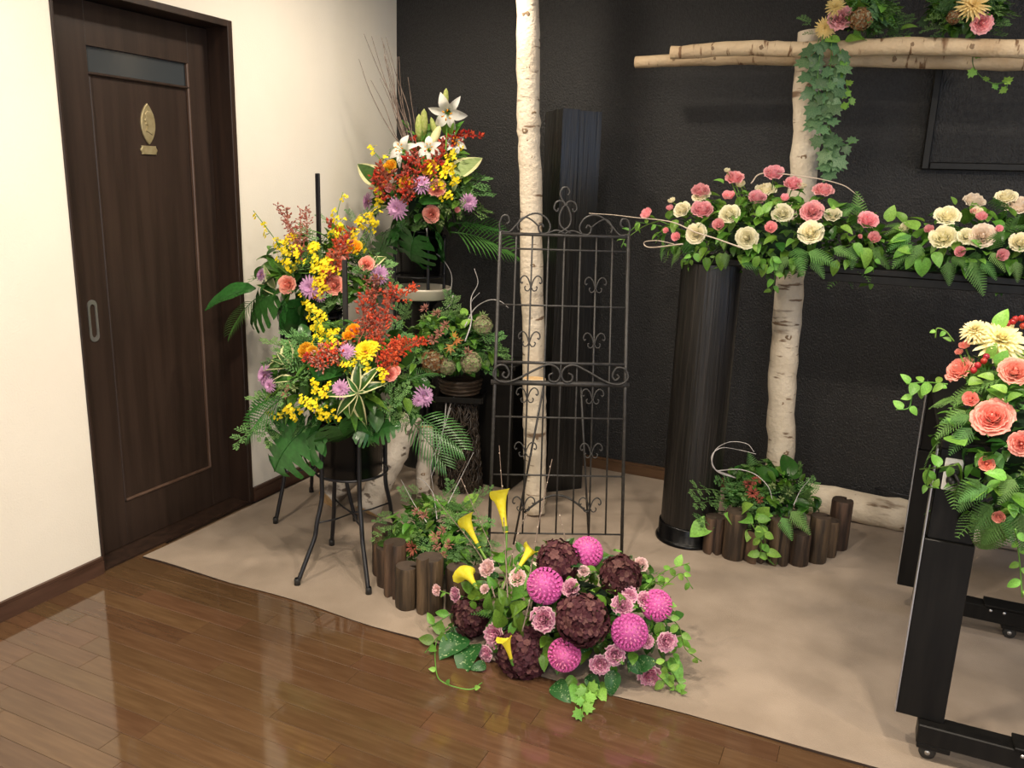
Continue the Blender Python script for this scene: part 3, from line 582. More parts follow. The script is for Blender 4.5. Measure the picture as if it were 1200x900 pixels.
def g_hyd(n, seed, fs=.26):
    m = MB(); rd = random.Random(seed); ga = pi * (3 - sqrt(5))
    for i in range(n):
        z = 1 - 1.45 * (i + .5) / n; r = sqrt(max(0, 1 - z * z)); a = i * ga; d = (V3((r * cos(a), r * sin(a), z)) + V3((rd.uniform(-1, 1), rd.uniform(-1, 1), rd.uniform(-1, 1))) * .16).normalized()
        x = d.orthogonal().normalized(); y = d.cross(x); o = d * rd.uniform(.72, .98); sp = rd.uniform(0, 6); s = fs * rd.uniform(.8, 1.1)
        for k in range(4):
            t = sp + k * pi / 2; e = x * cos(t) + y * sin(t); q = -x * sin(t) + y * cos(t); lift = rd.uniform(.05, .75)
            vs = [o, o + (e * .35 - q * .42) * s + d * s * lift * .35, o + (e * .82 - q * .38) * s + d * s * lift * .5, o + e * s * 1.0 + d * s * lift * .35, o + (e * .82 + q * .38) * s + d * s * lift * .6, o + (e * .35 + q * .42) * s + d * s * lift * .4]
            m.add(vs, [(0, 1, 2, 3), (0, 3, 4, 5)], 1 if rd.random() < .35 else 0, False)
    m.lathe([(0, -.4), (.4, -.35), (.64, 0), (.5, .45), (0, .68)], 12); return m
def g_lily():
    m = MB()
    for k in range(6):
        a = k * pi / 3; w = .27 if k % 2 else .20; d = V3((cos(a), sin(a), 0)); s = V3((-sin(a), cos(a), 0))
        def P(u, v):
            e = u * 2 - 1; rr = .08 + .95 * v ** 1.25; z = .75 * v - .95 * max(0, v - .45) ** 1.5 * 1.7 + (.01 if k % 2 else 0)
            return d * rr + s * (e * w * sin(pi * min(1, .08 + .92 * v)) ** .8) + V3((0, 0, z + .08 * e * e * sin(pi * v)))
        m.grid(P, 4, 8)
    for k in range(6):
        a = k * pi / 3 + .5; m.tube([(0, 0, .1), (.12 * cos(a), .12 * sin(a), .5), (.22 * cos(a), .22 * sin(a), .75)], .014, 4, 1)
        m.tube([(.16 * cos(a), .16 * sin(a), .76), (.29 * cos(a), .29 * sin(a), .75)], .035, 5, 2)
    m.lathe([(0, -.3), (.06, -.28), (.09, 0), (.14, .15)], 8, m=1); return m
def g_bud(): return MB().lathe([(0, 0), (.09, .03), (.16, .3), (.17, .55), (.11, .85), (0, 1)], 8, rf=lambda k, n, z: 1 if k % 2 else .95)
def g_calla():
    m = MB()
    def P(u, v):
        a = u * 2 * pi * 1.04 - .06; fl_ = v ** 2.8; r = .070 + .05 * v + .20 * fl_; tip = max(0, cos(a - pi)) ** 3; back = -cos(a)
        z = 1.35 * v + .10 * v * (1 + back) - .32 * fl_ ** 2 * (.35 + .65 * max(0, -back)) ; r += .34 * tip * fl_; z += .10 * tip * fl_ - .20 * tip * fl_ ** 3
        r += .02 * u * v
        return (r * cos(a), r * sin(a), z)
    m.grid(P, 18, 10); m.lathe([(0, -.04), (.05, -.02), (.085, .06), (.10, .2)], 10, m=2)
    m.lathe([(.03, .3), (.045, .5), (.045, .9), (.02, 1.02), (0, 1.03)], 8, (.02, 0, 0), 1); return m
def g_leaf(w=.30, fold=.18, bend=.22, point=1.0, wave=0., stripe=False, cols=4, rows=7):
    m = MB()
    def P(u, v):
        e = u * 2 - 1; t = v; wd = w * (sin(pi * t ** (.72)) ** point if 0 < t < 1 else 0) + .004
        return (e * wd, t, fold * abs(e) * wd * 1.2 - bend * t * t + .05 * sin(t * 2.5) + wave * sin(t * 14 + e * 2) * abs(e))
    mf = (lambda i, j: 1 if i in (0, cols - 1) else 0) if stripe else None
    return m.grid(P, cols, rows, 0, mf)
def g_lobed(lobes, depth=.55, bend=.15):
    m = MB(); n = len(lobes); vs = [(0, .35, .02)]; 
    for k, (a, r) in enumerate(lobes): vs.append((r * sin(a), .35 + r * cos(a), -bend * r * r + (.03 if k % 2 else -.02)))
    m.add(vs, [(0, i + 1, (i + 1) % n + 1) for i in range(n)], 0, True); return m
IVY = [(pi, .35), (2.5, .50), (2.05, .36), (1.55, .58), (1.1, .36), (.62, .55), (.35, .42), (0, .68), (-.35, .42), (-.62, .55), (-1.1, .36), (-1.55, .58), (-2.05, .36), (-2.5, .50)]
MAPLE = [(pi, .2), (2.2, .5), (1.9, .18), (1.35, .62), (1.0, .22), (.62, .66), (.35, .28), (0, .75), (-.35, .28), (-.62, .66), (-1.0, .22), (-1.35, .62), (-1.9, .18), (-2.2, .5)]
def g_monstera():
    m = MB(); N = 5
    def mid(t): return V3((0, t, .06 * sin(t * 3) - .32 * t * t))
    def edge(t, s): w_ = .50 * sin(pi * min(1, .20 + .80 * t ** .9)) ** .75 + .015; return V3((s * w_, t * .92 - .16 * (1 - t) + .20 * t * (1 - t) + .06, -.32 * t * t - .20 * w_ + .02))
    for s in (-1, 1):
        for k in range(N):
            t0, t1 = k / N, (k + 1) / N; g = .045 if k > 0 else 0
            a0, a1 = mid(t0), mid(t1); e0, e1 = edge(t0 + g, s), edge(t1 - (.040 if k < N - 1 else 0), s)
            i0, i1 = a0.lerp(edge(t0, s), .38), a1.lerp(edge(t1, s), .38)
            m0, m1 = i0.lerp(e0, .5) + V3((0, .02, .03)), i1.lerp(e1, .5) + V3((0, -.012, .03))
            ex = e0.lerp(e1, .5) + V3((s * .03, .015, -.02))
            vs = [a0, a1, i1, i0, m0, m1, e0, ex, e1]
            fs = [(0, 3, 2, 1), (3, 4, 5, 2), (4, 6, 7), (4, 7, 5), (5, 7, 8)]
            m.add(vs, fs if s > 0 else [f[::-1] for f in fs])
        # basal lobe
        b = [V3((0, 0, 0)), mid(0).lerp(edge(0, s), .42), edge(0, s), V3((s * .30, -.20, -.06)), V3((s * .10, -.16, -.02))]
        m.add(b, [(0, 1, 2, 3, 4) if s < 0 else (0, 4, 3, 2, 1)])
    m.tube([mid(k / 8) + V3((0, 0, .006)) for k in range(9)], [.014 - .0013 * k for k in range(9)], 5); m.tube([(0, -.55, -.18), (0, -.25, -.04), (0, 0, 0)], .013, 5); return m
def g_palm(n=15):
    m = MB(); mid = lambda t: V3((0, t, .10 * t - .42 * t * t)); m.tube([mid(k / 8) for k in range(9)], [.012 - .0011 * k for k in range(9)], 5)
    for s in (-1, 1):
        for k in range(n):
            t = .12 + .86 * k / (n - 1); L_ = .46 * sin(pi * min(1, .22 + .62 * t)) ; o = mid(t); d = V3((s * (.85 - .35 * t), .55 + .35 * t, .05)).normalized(); q = d.cross(V3((0, 0, 1))).normalized() * .0125
            a, b, c = o + d * L_ * .35 + V3((0, 0, .015)), o + d * L_ * .72 - V3((0, 0, .04 * L_)), o + d * L_ - V3((0, 0, .26 * L_))
            m.add([o - q * .4, o + q * .4, a - q, a + q, b - q * .9, b + q * .9, c], [(0, 1, 3, 2), (2, 3, 5, 4), (4, 5, 6)])
    return m
def g_fern(n=13):
    m = MB(); mid = lambda t: V3((0, t, .12 * t - .36 * t * t)); m.tube([mid(k / 8) for k in range(9)], [.010 - .0009 * k for k in range(9)], 4)
    for s in (-1, 1):
        for k in range(n):
            t = .10 + .88 * k / (n - 1); L_ = .36 * (1 - t) ** .75 * (1 if t > .15 else .85) + .03; o = mid(t); d = V3((s * .86, .50, -.04)).normalized(); q = V3((-d.y, d.x, 0)) * (1 if s > 0 else -1); T = 5; w_ = .040 * (.55 + .45 * (1 - t))
            for j in range(T):
                u = j / T; b = o + d * L_ * u - V3((0, 0, .10 * L_ * u * u)); b2 = o + d * L_ * (u + 1.05 / T) - V3((0, 0, .10 * L_ * (u + .2) ** 2)); ww = w_ * (1 - u * .8)
                for e in (-1, 1): m.add([b, b2, b + d * (L_ * .9 / T) + q * e * ww * .85 + V3((0, 0, .006)), b + q * e * ww], [(0, 1, 2, 3) if e > 0 else (0, 3, 2, 1)], 0, False)
    return m
def g_feather(seed, n=46):
    m = MB(); rd = random.Random(seed); mid = lambda t: V3((.05 * sin(t * 5), t, .10 * t - .22 * t * t)); m.tube([mid(k / 6) for k in range(7)], [.012 - .0014 * k for k in range(7)], 4)
    for k in range(9):
        t = .12 + .8 * k / 8; s = 1 if k % 2 else -1; o = mid(t); d = V3((s * .8, .65, rd.uniform(-.2, .4))).normalized(); L_ = .42 * (1 - .6 * t)
        for j in range(8):
            u = .12 + .88 * j / 7; b = o + d * L_ * u; e = 1 if j % 2 else -1; q = (d + V3((-d.y, d.x, 0)) * e * 1.1 + V3((0, 0, rd.uniform(-.4, .5)))).normalized(); w_ = q.cross(V3((0, 0, 1))).normalized() * .022; l2 = .13 * (1.1 - .5 * u)
            m.add([b, b + q * l2 * .5 + w_, b + q * l2, b + q * l2 * .5 - w_], [(0, 1, 2, 3)], 0, False)
        m.tube([o, o + d * L_], .005, 3)
    return m
def g_star(seed, n=26):
    m = MB(); rd = random.Random(seed)
    for k in range(n):
        d = V3((rd.uniform(-1, 1), rd.uniform(-1, 1), rd.uniform(-.1, 1))).normalized(); x = d.orthogonal().normalized(); y = d.cross(x); c = d * rd.uniform(.75, 1.05); w_ = .09
        m.add([d * .15, c * .55 + x * w_, c * .55 + y * w_, c * .55 - x * w_, c * .55 - y * w_, c], [(0, 2, 1), (0, 3, 2), (0, 4, 3), (0, 1, 4), (1, 2, 5), (2, 3, 5), (3, 4, 5), (4, 1, 5)], 0, False)
    return m
_bud = [V3((0, 0, -.5)), V3((.3, 0, 0)), V3((0, .3, 0)), V3((-.3, 0, 0)), V3((0, -.3, 0)), V3((0, 0, .6))]
def add_bud(m, P, d, s, mi=0):
    M_ = frame_z(d, P, s); m.add([M_ @ q for q in _bud], [(0, 2, 1), (0, 3, 2), (0, 4, 3), (0, 1, 4), (1, 2, 5), (2, 3, 5), (3, 4, 5), (4, 1, 5)], mi, False)
def add_onc(m, P, d, s, rd, mi=0):
    M_ = frame_z(d, P, s, rd.uniform(-.5, .5)); vs = [(0, .05, .05), (-.55, -.15, .12), (-.42, -.62, .02), (0, -.48, .10), (.42, -.62, .02), (.55, -.15, .12), (-.14, .1, 0), (-.40, .45, .08), (-.05, .62, -.02), (.05, .62, -.02), (.40, .45, .08), (.14, .1, 0)]
    m.add([M_ @ V3(q) for q in vs], [(0, 1, 2, 3), (0, 3, 4, 5), (6, 8, 7), (11, 10, 9), (6, 11, 9, 8)], mi, False)

K = {}
def kind(key, name, label, meshes, eye=None): K[key] = (name, label, meshes, eye)
def roses(key, matn, label): kind(key, 'rose', label, [g_rose(s, 8, .03, False, o).mesh('rose', [matn, 'leaf']) for s, o in ((1, 1.), (2, .8), (3, .95))])
roses('pink', 'pinkrose', 'pink rose'); roses('salmon', 'salmon', 'salmon pink rose'); roses('cream', 'creamrose', 'cream rose'); roses('blush', 'peach', 'blush rose'); roses('amber', 'amber', 'golden orange rose'); roses('orange', 'orange', 'orange rose')
kind('bud', 'rosebud', 'small pink rosebud', [g_rose(9, 4, .02, False, .25).mesh('rosebud', ['pinkrose', 'leaf'])]); kind('sbud', 'rosebud', 'small salmon rosebud', [g_rose(9, 4, .02, False, .3).mesh('rosebud', ['salmon', 'leaf'])])
kind('cbud', 'rosebud', 'small cream rosebud', [g_rose(9, 4, .02, False, .3).mesh('rosebud', ['creamrose', 'leaf'])])
kind('carn', 'carnation', 'mauve carnation with pale rims', [g_rose(s, 6, .085, True, 1.1).mesh('carnation', ['carn', 'carn_e', 'leaf']) for s in (11, 12)])
kind('carnp', 'carnation', 'blush pink carnation', [g_rose(s, 5, .08, True, 1.).mesh('carnation', ['carn_p', 'carn_e', 'leaf']) for s in (13,)])
kind('dahlia', 'ball_dahlia', 'magenta ball dahlia', [g_dahlia().mesh('ball_dahlia', ['magenta', 'magenta_c'])])
_eye = g_eye().mesh('flower_eye', 'eye')
kind('lilac', 'chrysanthemum', 'lilac chrysanthemum', [g_mum(4, 17, .085, .6, .9, s).mesh('chrysanthemum', ['lilac', 'leaf']) for s in (1, 2)], _eye)
kind('yellow', 'chrysanthemum', 'yellow flower cluster', [g_mum(5, 14, .12, .75, 1.1, 3).mesh('chrysanthemum', ['yellow', 'leaf'])], _eye)
kind('dcream', 'dahlia', 'large cream dahlia', [g_mum(7, 20, .085, .95, .75, 4).mesh('dahlia', ['dcream', 'leaf'])], _eye)
kind('dyel', 'chrysanthemum', 'pale yellow spider chrysanthemum', [g_mum(5, 18, .065, .7, .8, 5).mesh('chrysanthemum', ['dyel', 'leaf'])], _eye)
kind('pinkcarn', 'carnation', 'pink carnation', [g_rose(15, 6, .08, False, 1.1).mesh('carnation', ['pinkrose', 'leaf'])])
kind('hyd', 'hydrangea', 'dark maroon hydrangea', [g_hyd(150, s).mesh('hydrangea', ['maroon', 'maroon_l']) for s in (1, 2)])
kind('bhyd', 'hydrangea', 'brownish red hydrangea', [g_hyd(130, 3).mesh('hydrangea', ['brownh', 'greenh'])]); kind('ghyd', 'hydrangea', 'green and pink hydrangea', [g_hyd(130, 4).mesh('hydrangea', ['greenh', 'pale'])])
kind('lily', 'lily', 'white lily', [g_lily().mesh('lily', ['lily', 'leaf_l', 'orange'])]); kind('star', 'star_flower', 'dusty pink star-shaped flower', [g_star(s).mesh('star_flower', 'starpink') for s in (1, 2)])
kind('rstar', 'star_flower', 'rusty red flower head', [g_star(s, 40).mesh('star_flower', 'dusty') for s in (3,)]); kind('succ', 'star_flower', 'green rosette', [g_star(s, 30).mesh('star_flower', 'pale') for s in (4,)])
BUD = g_bud().mesh('lily_bud', 'lilybud'); BUDW = g_bud().mesh('lily_bud', 'lilybud_w'); CALLA = g_calla().mesh('calla_lily', ['calla', 'eye', 'stem'])
LF = {k: [g_leaf(w_, f, b, p).mesh('leaf', mt) for w_, f, b, p in ((.27, .3, .25, .8), (.33, .2, .12, .8), (.30, .4, .4, .75))] for k, mt in (('mid', 'leaf'), ('dark', 'leaf_d'), ('light', 'leaf_l'), ('speck', 'speck'))}
LF['slim'] = [g_leaf(.13, .3, .3, .9).mesh('leaf', 'leaf')]; LF['dslim'] = [g_leaf(.15, .3, .3, .9).mesh('leaf', 'leaf_d')]
LF['ivy'] = [g_lobed(IVY, .5, b).mesh('ivy_leaf', 'ivy') for b in (.1, .4)]; LF['ivyl'] = [g_lobed(IVY, .5, .2).mesh('ivy_leaf', 'leaf_l')]; LF['maple'] = [g_lobed(MAPLE).mesh('maple_leaf', 'maple')]
LF['var'] = [g_leaf(.165, .3, .30, .9, 0, True, 6, 9).mesh('striped_leaf', ['leaf_d', 'stripe'])]; LF['pale'] = [g_leaf(.16, .3, .2, .9, 0, True, 6, 9).mesh('striped_leaf', ['pale', 'stripe'])]
LF['mon'] = [g_monstera().mesh('monstera_leaf', 'monstera')]; LF['palm'] = [g_palm().mesh('palm_frond', 'palm')]; LF['fern'] = [g_fern().mesh('fern_frond', 'fern')]
LF['feather'] = [g_feather(s).mesh('foliage_sprig', 'feather') for s in (1, 2)]; LF['broad'] = [g_leaf(.30, .15, .35, .75, .012, False, 6, 9).mesh('broad_leaf', 'monstera')]
LNAME = dict(ivy='ivy_leaf', ivyl='ivy_leaf', maple='maple_leaf', var='striped_leaf', pale='striped_leaf', mon='monstera_leaf', palm='palm_frond', fern='fern_frond', feather='foliage_sprig', broad='broad_leaf')

# ------------------------------------------------------------------ arrangement builder
FRONT = V3((.15, -1, .35)).normalized()
LEAFY = ('pink', 'cream', 'blush', 'salmon', 'carn', 'dahlia')
class Arr:
    def __init__(s, name, base, c, r, label, cat='flower arrangement', group=None, zmin=.012, ymax=-.03, xmin=.03, avoid=()):
        s.avoid = avoid
        s.c = V3(c); s.r = V3(r); s.zmin = zmin; s.ymax = ymax; s.xmin = xmin; s.o = thing(name, base, label, cat, group); s.rd = random.Random(hash(label) % 1000 if False else len(label) * 13 + int(c[0] * 100))
    def fix(s, P, d=None):
        P = V3(P)
        if d is not None:
            for _ in range(60):
                if P.z >= s.zmin and P.y <= s.ymax and P.x >= s.xmin and not s.blocked(P): break
                P = P - d * .012
        P.x = max(P.x, s.xmin); P.y = min(P.y, s.ymax); P.z = max(P.z, s.zmin); return P
    def blocked(s, P): return any((P.x - x) ** 2 + (P.y - y) ** 2 < r * r for x, y, r in s.avoid)
    def pos(s, px, py, out=1.0):
        d = ray(px, py).normalized(); a = V3((d[i] / s.r[i] for i in range(3))); b = V3(((CAM - s.c)[i] / s.r[i] for i in range(3)))
        A, B, C_ = a.dot(a), 2 * a.dot(b), b.dot(b) - out * out; D = B * B - 4 * A * C_
        s.hit = D > 0
        tt = (-B - sqrt(D)) / (2 * A) if D > 0 else -B / (2 * A)
        return s.fix(CAM + d * tt, d)
    def nrm(s, P):
        q = V3(((P - s.c)[i] / s.r[i] ** 2 for i in range(3))); return q.normalized() if q.length > 1e-6 else FRONT
    def flower(s, key, px, py, rp, face=None, out=1.03, stem=False):
        name, lab, ms, eye = K[key]; P = s.pos(px, py, out); hit = s.hit; sz = rp * mpp(P)
        z = face if face is not None else (s.nrm(P) * .8 + FRONT * .75 + V3((0, 0, .12)) + V3((s.rd.uniform(-1, 1), s.rd.uniform(-1, 1), s.rd.uniform(-1, 1))) * .22)
        z = z.normalized()
        P = P - z * (sz * .1); P.z = max(P.z, s.zmin + sz * .5)
        o = put(s.rd.choice(ms), name, s.o, frame_z(z, P, sz, s.rd.uniform(-3, 3))); o['label'] = lab
        if eye: put(eye, 'flower_eye', o)
        if not hit or stem:
            root = s.c - V3((0, 0, s.r.z * .5)); A = P - z * sz * .5
            MB().tube(smooth_path([A, A.lerp(root, .5) - z * .02, root], 4), .0022, 5).build('flower_stem', 'stem', s.o)
            for k in range(5): s._tuft(A.lerp(root, .06 + .10 * k), sz)
        elif key in LEAFY: s._tuft(P - z * sz * .6, sz); s._tuft(P - z * sz * .7, sz)
        return P
    def _tuft(s, A, sz):
        j = V3((s.rd.uniform(-1, 1), s.rd.uniform(-.35, .6), s.rd.uniform(-.6, .6))).normalized(); L_ = sz * s.rd.uniform(1.2, 1.7)
        if (A + j * L_).y > s.ymax or (A + j * L_).x < s.xmin or (A + j * L_).z < s.zmin: return
        put(s.rd.choice(LF[s.rd.choice(('mid', 'mid', 'light'))]), 'leaf', s.o, frame(j, V3((0, 0, 1)) + FRONT * .6, A, L_))
    def flowers(s, key, lst, **k):
        for q in lst: s.flower(key, *q, **k)
    def leaf(s, key, b, t, out0=.86, out1=1.08, wid=1., up=None, lift=0.):
        A = s.pos(*b, out0); B = s.pos(*t, out1); B = B + V3((0, 0, lift)); L_ = (B - A).length
        n = up if up is not None else (V3((0, 0, .75)) + FRONT * .6 + s.nrm(B) * .35)
        return put(s.rd.choice(LF[key]), LNAME.get(key, 'leaf'), s.o, frame(B - A, n, A, (L_ * wid, L_, L_)))
    def fill(s, key, n, lo, hi, rmin=.78, rmax=1.02, zlo=-.35, droop=.2, jit=.7, front=0.):
        k = 0; tries = 0
        while k < n and tries < n * 20:
            tries += 1; d = V3((s.rd.gauss(0, 1), s.rd.gauss(0, 1), s.rd.gauss(0, 1))).normalized()
            if d.z < zlo or (front and d.y > s.rd.uniform(-.2, 1.2)): continue
            q = s.rd.uniform(rmin, rmax); P = s.c + V3((d[i] * s.r[i] * q for i in range(3)))
            if P.x < s.xmin or P.y > s.ymax or P.z < s.zmin: continue
            L_ = s.rd.uniform(lo, hi); nr = s.nrm(P); j = V3((s.rd.uniform(-1, 1), s.rd.uniform(-1, 1), s.rd.uniform(-1, 1)))
            y = (nr * .7 + j * jit - V3((0, 0, droop))).normalized(); z = (V3((0, 0, .8)) + nr * .6 + j * .3)
            A = P - y * L_ * .55; T = A + y * L_
            if T.z < s.zmin or T.x < s.xmin or T.y > s.ymax or A.z < s.zmin or s.blocked(A) or s.blocked(T): continue
            put(s.rd.choice(LF[key]), LNAME.get(key, 'leaf'), s.o, frame(y, z, A, L_)); k += 1
    def core(s, n=420, q=.72, mats=('leaf_d', 'leaf', 'fern'), L0=.035, L1=.06, rmin=.35):
        m = MB(); g = g_leaf(.28, .25, .25, .8, 0, False, 2, 3)
        for _ in range(n):
            d = V3((s.rd.gauss(0, 1), s.rd.gauss(0, 1), s.rd.gauss(0, 1))).normalized(); P = s.c + V3((d[i] * s.r[i] * s.rd.uniform(rmin, q + .12) for i in range(3)))
            if P.x < s.xmin + .03 or P.y > s.ymax - .03 or P.z < s.zmin + .02: continue
            y = (d + V3((s.rd.uniform(-1, 1), s.rd.uniform(-1, 1), s.rd.uniform(-1, 1)))).normalized()
            L_ = s.rd.uniform(L0, L1); A = P - y * L_ * .5
            if s.blocked(A) or s.blocked(A + y * L_): continue
            if min(A.z, A.z + y.z * L_) < s.zmin: continue
            m.merge(g, frame(y, V3((0, 0, 1)) + d * .5, A, L_), s.rd.randrange(len(mats)))
        o = m.build('inner_foliage', list(mats), s.o); o['kind'] = 'stuff'
        f = MB(); q = .42; f.lathe([(0, -q), (q * .8, -q * .9), (q, -.1), (q * .9, q * .6), (q * .4, q * .9), (0, q)], 14)
        f.v = [(p[0] * s.r.x + s.c.x, p[1] * s.r.y + s.c.y, max(s.zmin, p[2] * s.r.z + s.c.z)) for p in f.v]; f.build('floral_foam', 'foam', s.o)
    def spray(s, style, pts, n, sz, wid, mats, label, name, stemr=.0016, out=1.06):
        W = [s.pos(*p, out) for p in pts]; path = smooth_path(W, 6) if len(W) > 2 else [W[0].lerp(W[1], k / 6) for k in range(7)]; m = MB(); s_ = sz * mpp(W[0]); wd = wid * mpp(W[0])
        m.tube(path, stemr, 4, len(mats))
        for k in range(n):
            i = min(len(path) - 1, int(len(path) * (.08 + .92 * s.rd.random()))); j = V3((s.rd.uniform(-1, 1), s.rd.uniform(-1, 1), s.rd.uniform(-1, 1)))
            taper = 1 - .5 * i / len(path); P = s.fix(path[i] + j * wd * taper); d = (j + FRONT * (.9 if style == 'onc' else .2) + V3((0, 0, .2))).normalized()
            q = s_ * s.rd.uniform(.75, 1.2)
            if style == 'onc': add_onc(m, P, d, q, s.rd, s.rd.randrange(len(mats)))
            else: add_bud(m, P, d, q, s.rd.randrange(len(mats)))
            if (P - path[i]).length > .004: m.tube([path[i], P], stemr * .5, 3, len(mats), cap=False)
        o = m.build(name, list(mats) + ['stem' if style == 'onc' else 'dusty'], s.o); o['label'] = label
    def onc(s, pts, n, wid=9, sz=6): s.spray('onc', pts, n, sz, wid, ['yellow'], 'spray of small yellow orchids', 'orchid_spray')
    def red(s, pts, n, wid=10, mats=('red', 'dusty'), sz=6, label='spray of small red buds'): s.spray('bud', pts, int(n * 1.4), sz, wid, list(mats), label, 'bud_spray')
    def berries(s, lst, rp=4):
        for px, py in lst:
            P = s.pos(px, py, 1.06); r = rp * mpp(P); MB().lathe([(0, -1), (.6, -.8), (1, 0), (.8, .6), (.3, .95), (0, 1)], 10).build('berry', 'berry', s.o, Matrix.Translation(P) @ Matrix.Scale(r, 4))
    def vine(s, pts, key='light', n=8, lp=14, out=1.08, r=.0018, matn='stem', alt=1.):
        W = [s.pos(*p[:2], p[2] if len(p) > 2 else out) for p in pts]; path = smooth_path(W, 6); v = MB().tube(path, r, 5).build('vine', matn, s.o)
        for k in range(n):
            t = (k + .8) / (n + .3); i = min(len(path) - 2, int(t * (len(path) - 1))); d = (path[i + 1] - path[i]).normalized(); sd = d.cross(FRONT).normalized() * (1 if k % 2 else -1)
            y = (sd * 1.0 + d * .5 + V3((0, 0, -.25)) + V3((s.rd.uniform(-1, 1), s.rd.uniform(-1, 1), s.rd.uniform(-1, 1))) * .4).normalized(); L_ = lp * mpp(path[i]) * s.rd.uniform(.75, 1.15)
            A = path[i]; T = A + y * L_
            if T.z < s.zmin: y.z = abs(y.z) * .3; 
            if T.y > s.ymax: y.y = -abs(y.y)
            mt = frame(y, FRONT * 1.0 + V3((0, 0, .4)), A, L_)
            put(s.rd.choice(LF[key]), LNAME.get(key, 'leaf'), v, mt)
        return v
    def rosette(s, key, px, py, lst, rp):
        A = s.pos(px, py, 1.02)
        for a, q in lst:
            B = s.pos(px + rp * q * cos(a), py - rp * q * sin(a), 1.10); put(LF[key][0], LNAME[key], s.o, frame(B - A, FRONT + V3((0, 0, .3)), A, (B - A).length))
    def wire(s, pts, r=.0028, matn='wire', name='branch', out=1.05, taper=True, pull=0.):
        W = [s.pos(*p[:2], p[2] if len(p) > 2 else out) for p in pts]; W = [P - ray(*p[:2]).normalized() * pull for P, p in zip(W, pts)]; path = smooth_path(W, 8); n = len(path)
        return MB().tube(path, [r * (1 - .6 * k / n) if taper else r for k in range(n)], 6).build(name, matn, s.o)
# ------------------------------------------------------------------ A: arrangement on the tallest stand, with lilies
a = Arr('flower_arrangement', (.40, -.41, 1.165), (.43, -.42, 1.39), (.27, .25, .24), 'tall mixed bouquet with white lilies on the tallest stand', ymax=-.04)
a.core(420); a.fill('mid', 70, .05, .09); a.fill('dark', 50, .06, .10, zlo=-.8); a.fill('feather', 26, .12, .20); a.fill('slim', 20, .10, .16)
a.flower('lily', 525, 131, 23, face=V3((.3, -.7, -.25))); a.flower('lily', 474, 178, 20, face=V3((.0, -.9, .3))); a.flower('lily', 503, 176, 17, face=V3((.4, -.8, .3))); a.flower('lily', 531, 168, 17, face=V3((.6, -.6, .2)))
for (bx, by), (tx, ty), g in (((491, 165), (491, 133), BUD), ((496, 160), (497, 127), BUD), ((511, 160), (505, 137), BUD), ((504, 172), (516, 147), BUDW), ((521, 128), (523, 103), BUD)):
    A, B = a.pos(bx, by), a.pos(tx, ty); o = put(g, 'lily_bud', a.o, frame_z(B - A, A, (B - A).length)); o['label'] = 'closed green lily bud'
for b, t in (((492, 172), (497, 150)), ((505, 175), (500, 145)), ((525, 160), (528, 132)), ((530, 165), (537, 140)), ((478, 150), (472, 139)), ((486, 158), (474, 152))): a.leaf('mid', b, t, .9, 1.)
a.wire([(522, 180), (524, 150), (525, 135)], .004, 'stem', 'lily_stem'); a.wire([(495, 195), (494, 170), (495, 150)], .004, 'stem', 'lily_stem'); a.wire([(508, 190), (512, 165), (508, 150)], .004, 'stem', 'lily_stem')
a.flowers('amber', [(455, 194, 9), (502, 195, 10), (473, 213, 8)]); a.flowers('lilac', [(494, 216, 13), (465, 244, 15), (549, 237, 12), (431, 236, 13)]); a.flowers('salmon', [(511, 219, 11), (505, 251, 10)]); a.flowers('bud', [(536, 246, 4), (456, 220, 6)])
for p, n in (([(462, 225), (452, 205), (444, 195)], 60), ([(470, 215), (478, 195), (486, 182)], 55), ([(486, 210), (490, 190), (487, 162)], 45), ([(505, 205), (515, 185), (520, 170)], 55), ([(450, 230), (444, 215), (440, 205)], 45), ([(475, 235), (480, 222), (488, 215)], 40)): a.red(p, n)
a.red([(515, 170), (535, 157), (563, 160)], 34, 6, ('berry', 'red'), 6, 'spray of red berries'); a.red([(518, 178), (526, 168), (540, 158)], 40, 10)
for p, n in (([(455, 200), (442, 182), (433, 172)], 9), ([(515, 205), (527, 188), (537, 172)], 22), ([(512, 222), (520, 210), (527, 200)], 20), ([(505, 205), (512, 200), (505, 200)], 10), ([(450, 245), (440, 232), (445, 222)], 16), ([(524, 235), (522, 220), (535, 208)], 12)): a.onc(p, n)
a.leaf('var', (450, 222), (418, 184), wid=1.5); a.leaf('var', (449, 250), (440, 205)); a.leaf('pale', (530, 212), (564, 177), wid=1.6); a.leaf('var', (545, 225), (570, 240)); a.leaf('pale', (531, 225), (538, 205)); a.leaf('broad', (490, 236), (522, 230), .95, 1.04); a.leaf('var', (430, 262), (445, 235))
a.leaf('mon', (484, 280), (478, 322), 1.0, 1.12, 1.3, FRONT + V3((0, 0, .2))); a.leaf('mon', (512, 272), (528, 298), .95, 1.1, 1.2); a.leaf('mon', (452, 280), (436, 312), .95, 1.1, 1.2); a.leaf('mon', (466, 272), (444, 270), .95, 1.1, 1.2)
a.leaf('palm', (527, 272), (602, 280), .9, 1.2, 1.2, V3((.1, -.75, .8))); a.leaf('palm', (530, 262), (590, 258), .8, 1.1, 1.0, V3((.1, -.6, .8))); a.leaf('palm', (440, 262), (418, 295), .8, 1.1)
for b, t in (((470, 262), (478, 250)), ((475, 270), (468, 258)), ((480, 265), (500, 262)), ((540, 220), (573, 205)), ((545, 228), (578, 222)), ((540, 245), (575, 245)), ((525, 260), (520, 240)), ((530, 250), (545, 235))): a.leaf('feather', b, t, .95, 1.06)
a.flowers('succ', [(517, 262, 5), (525, 248, 5), (538, 254, 5), (516, 242, 4)])
rd = random.Random(5)
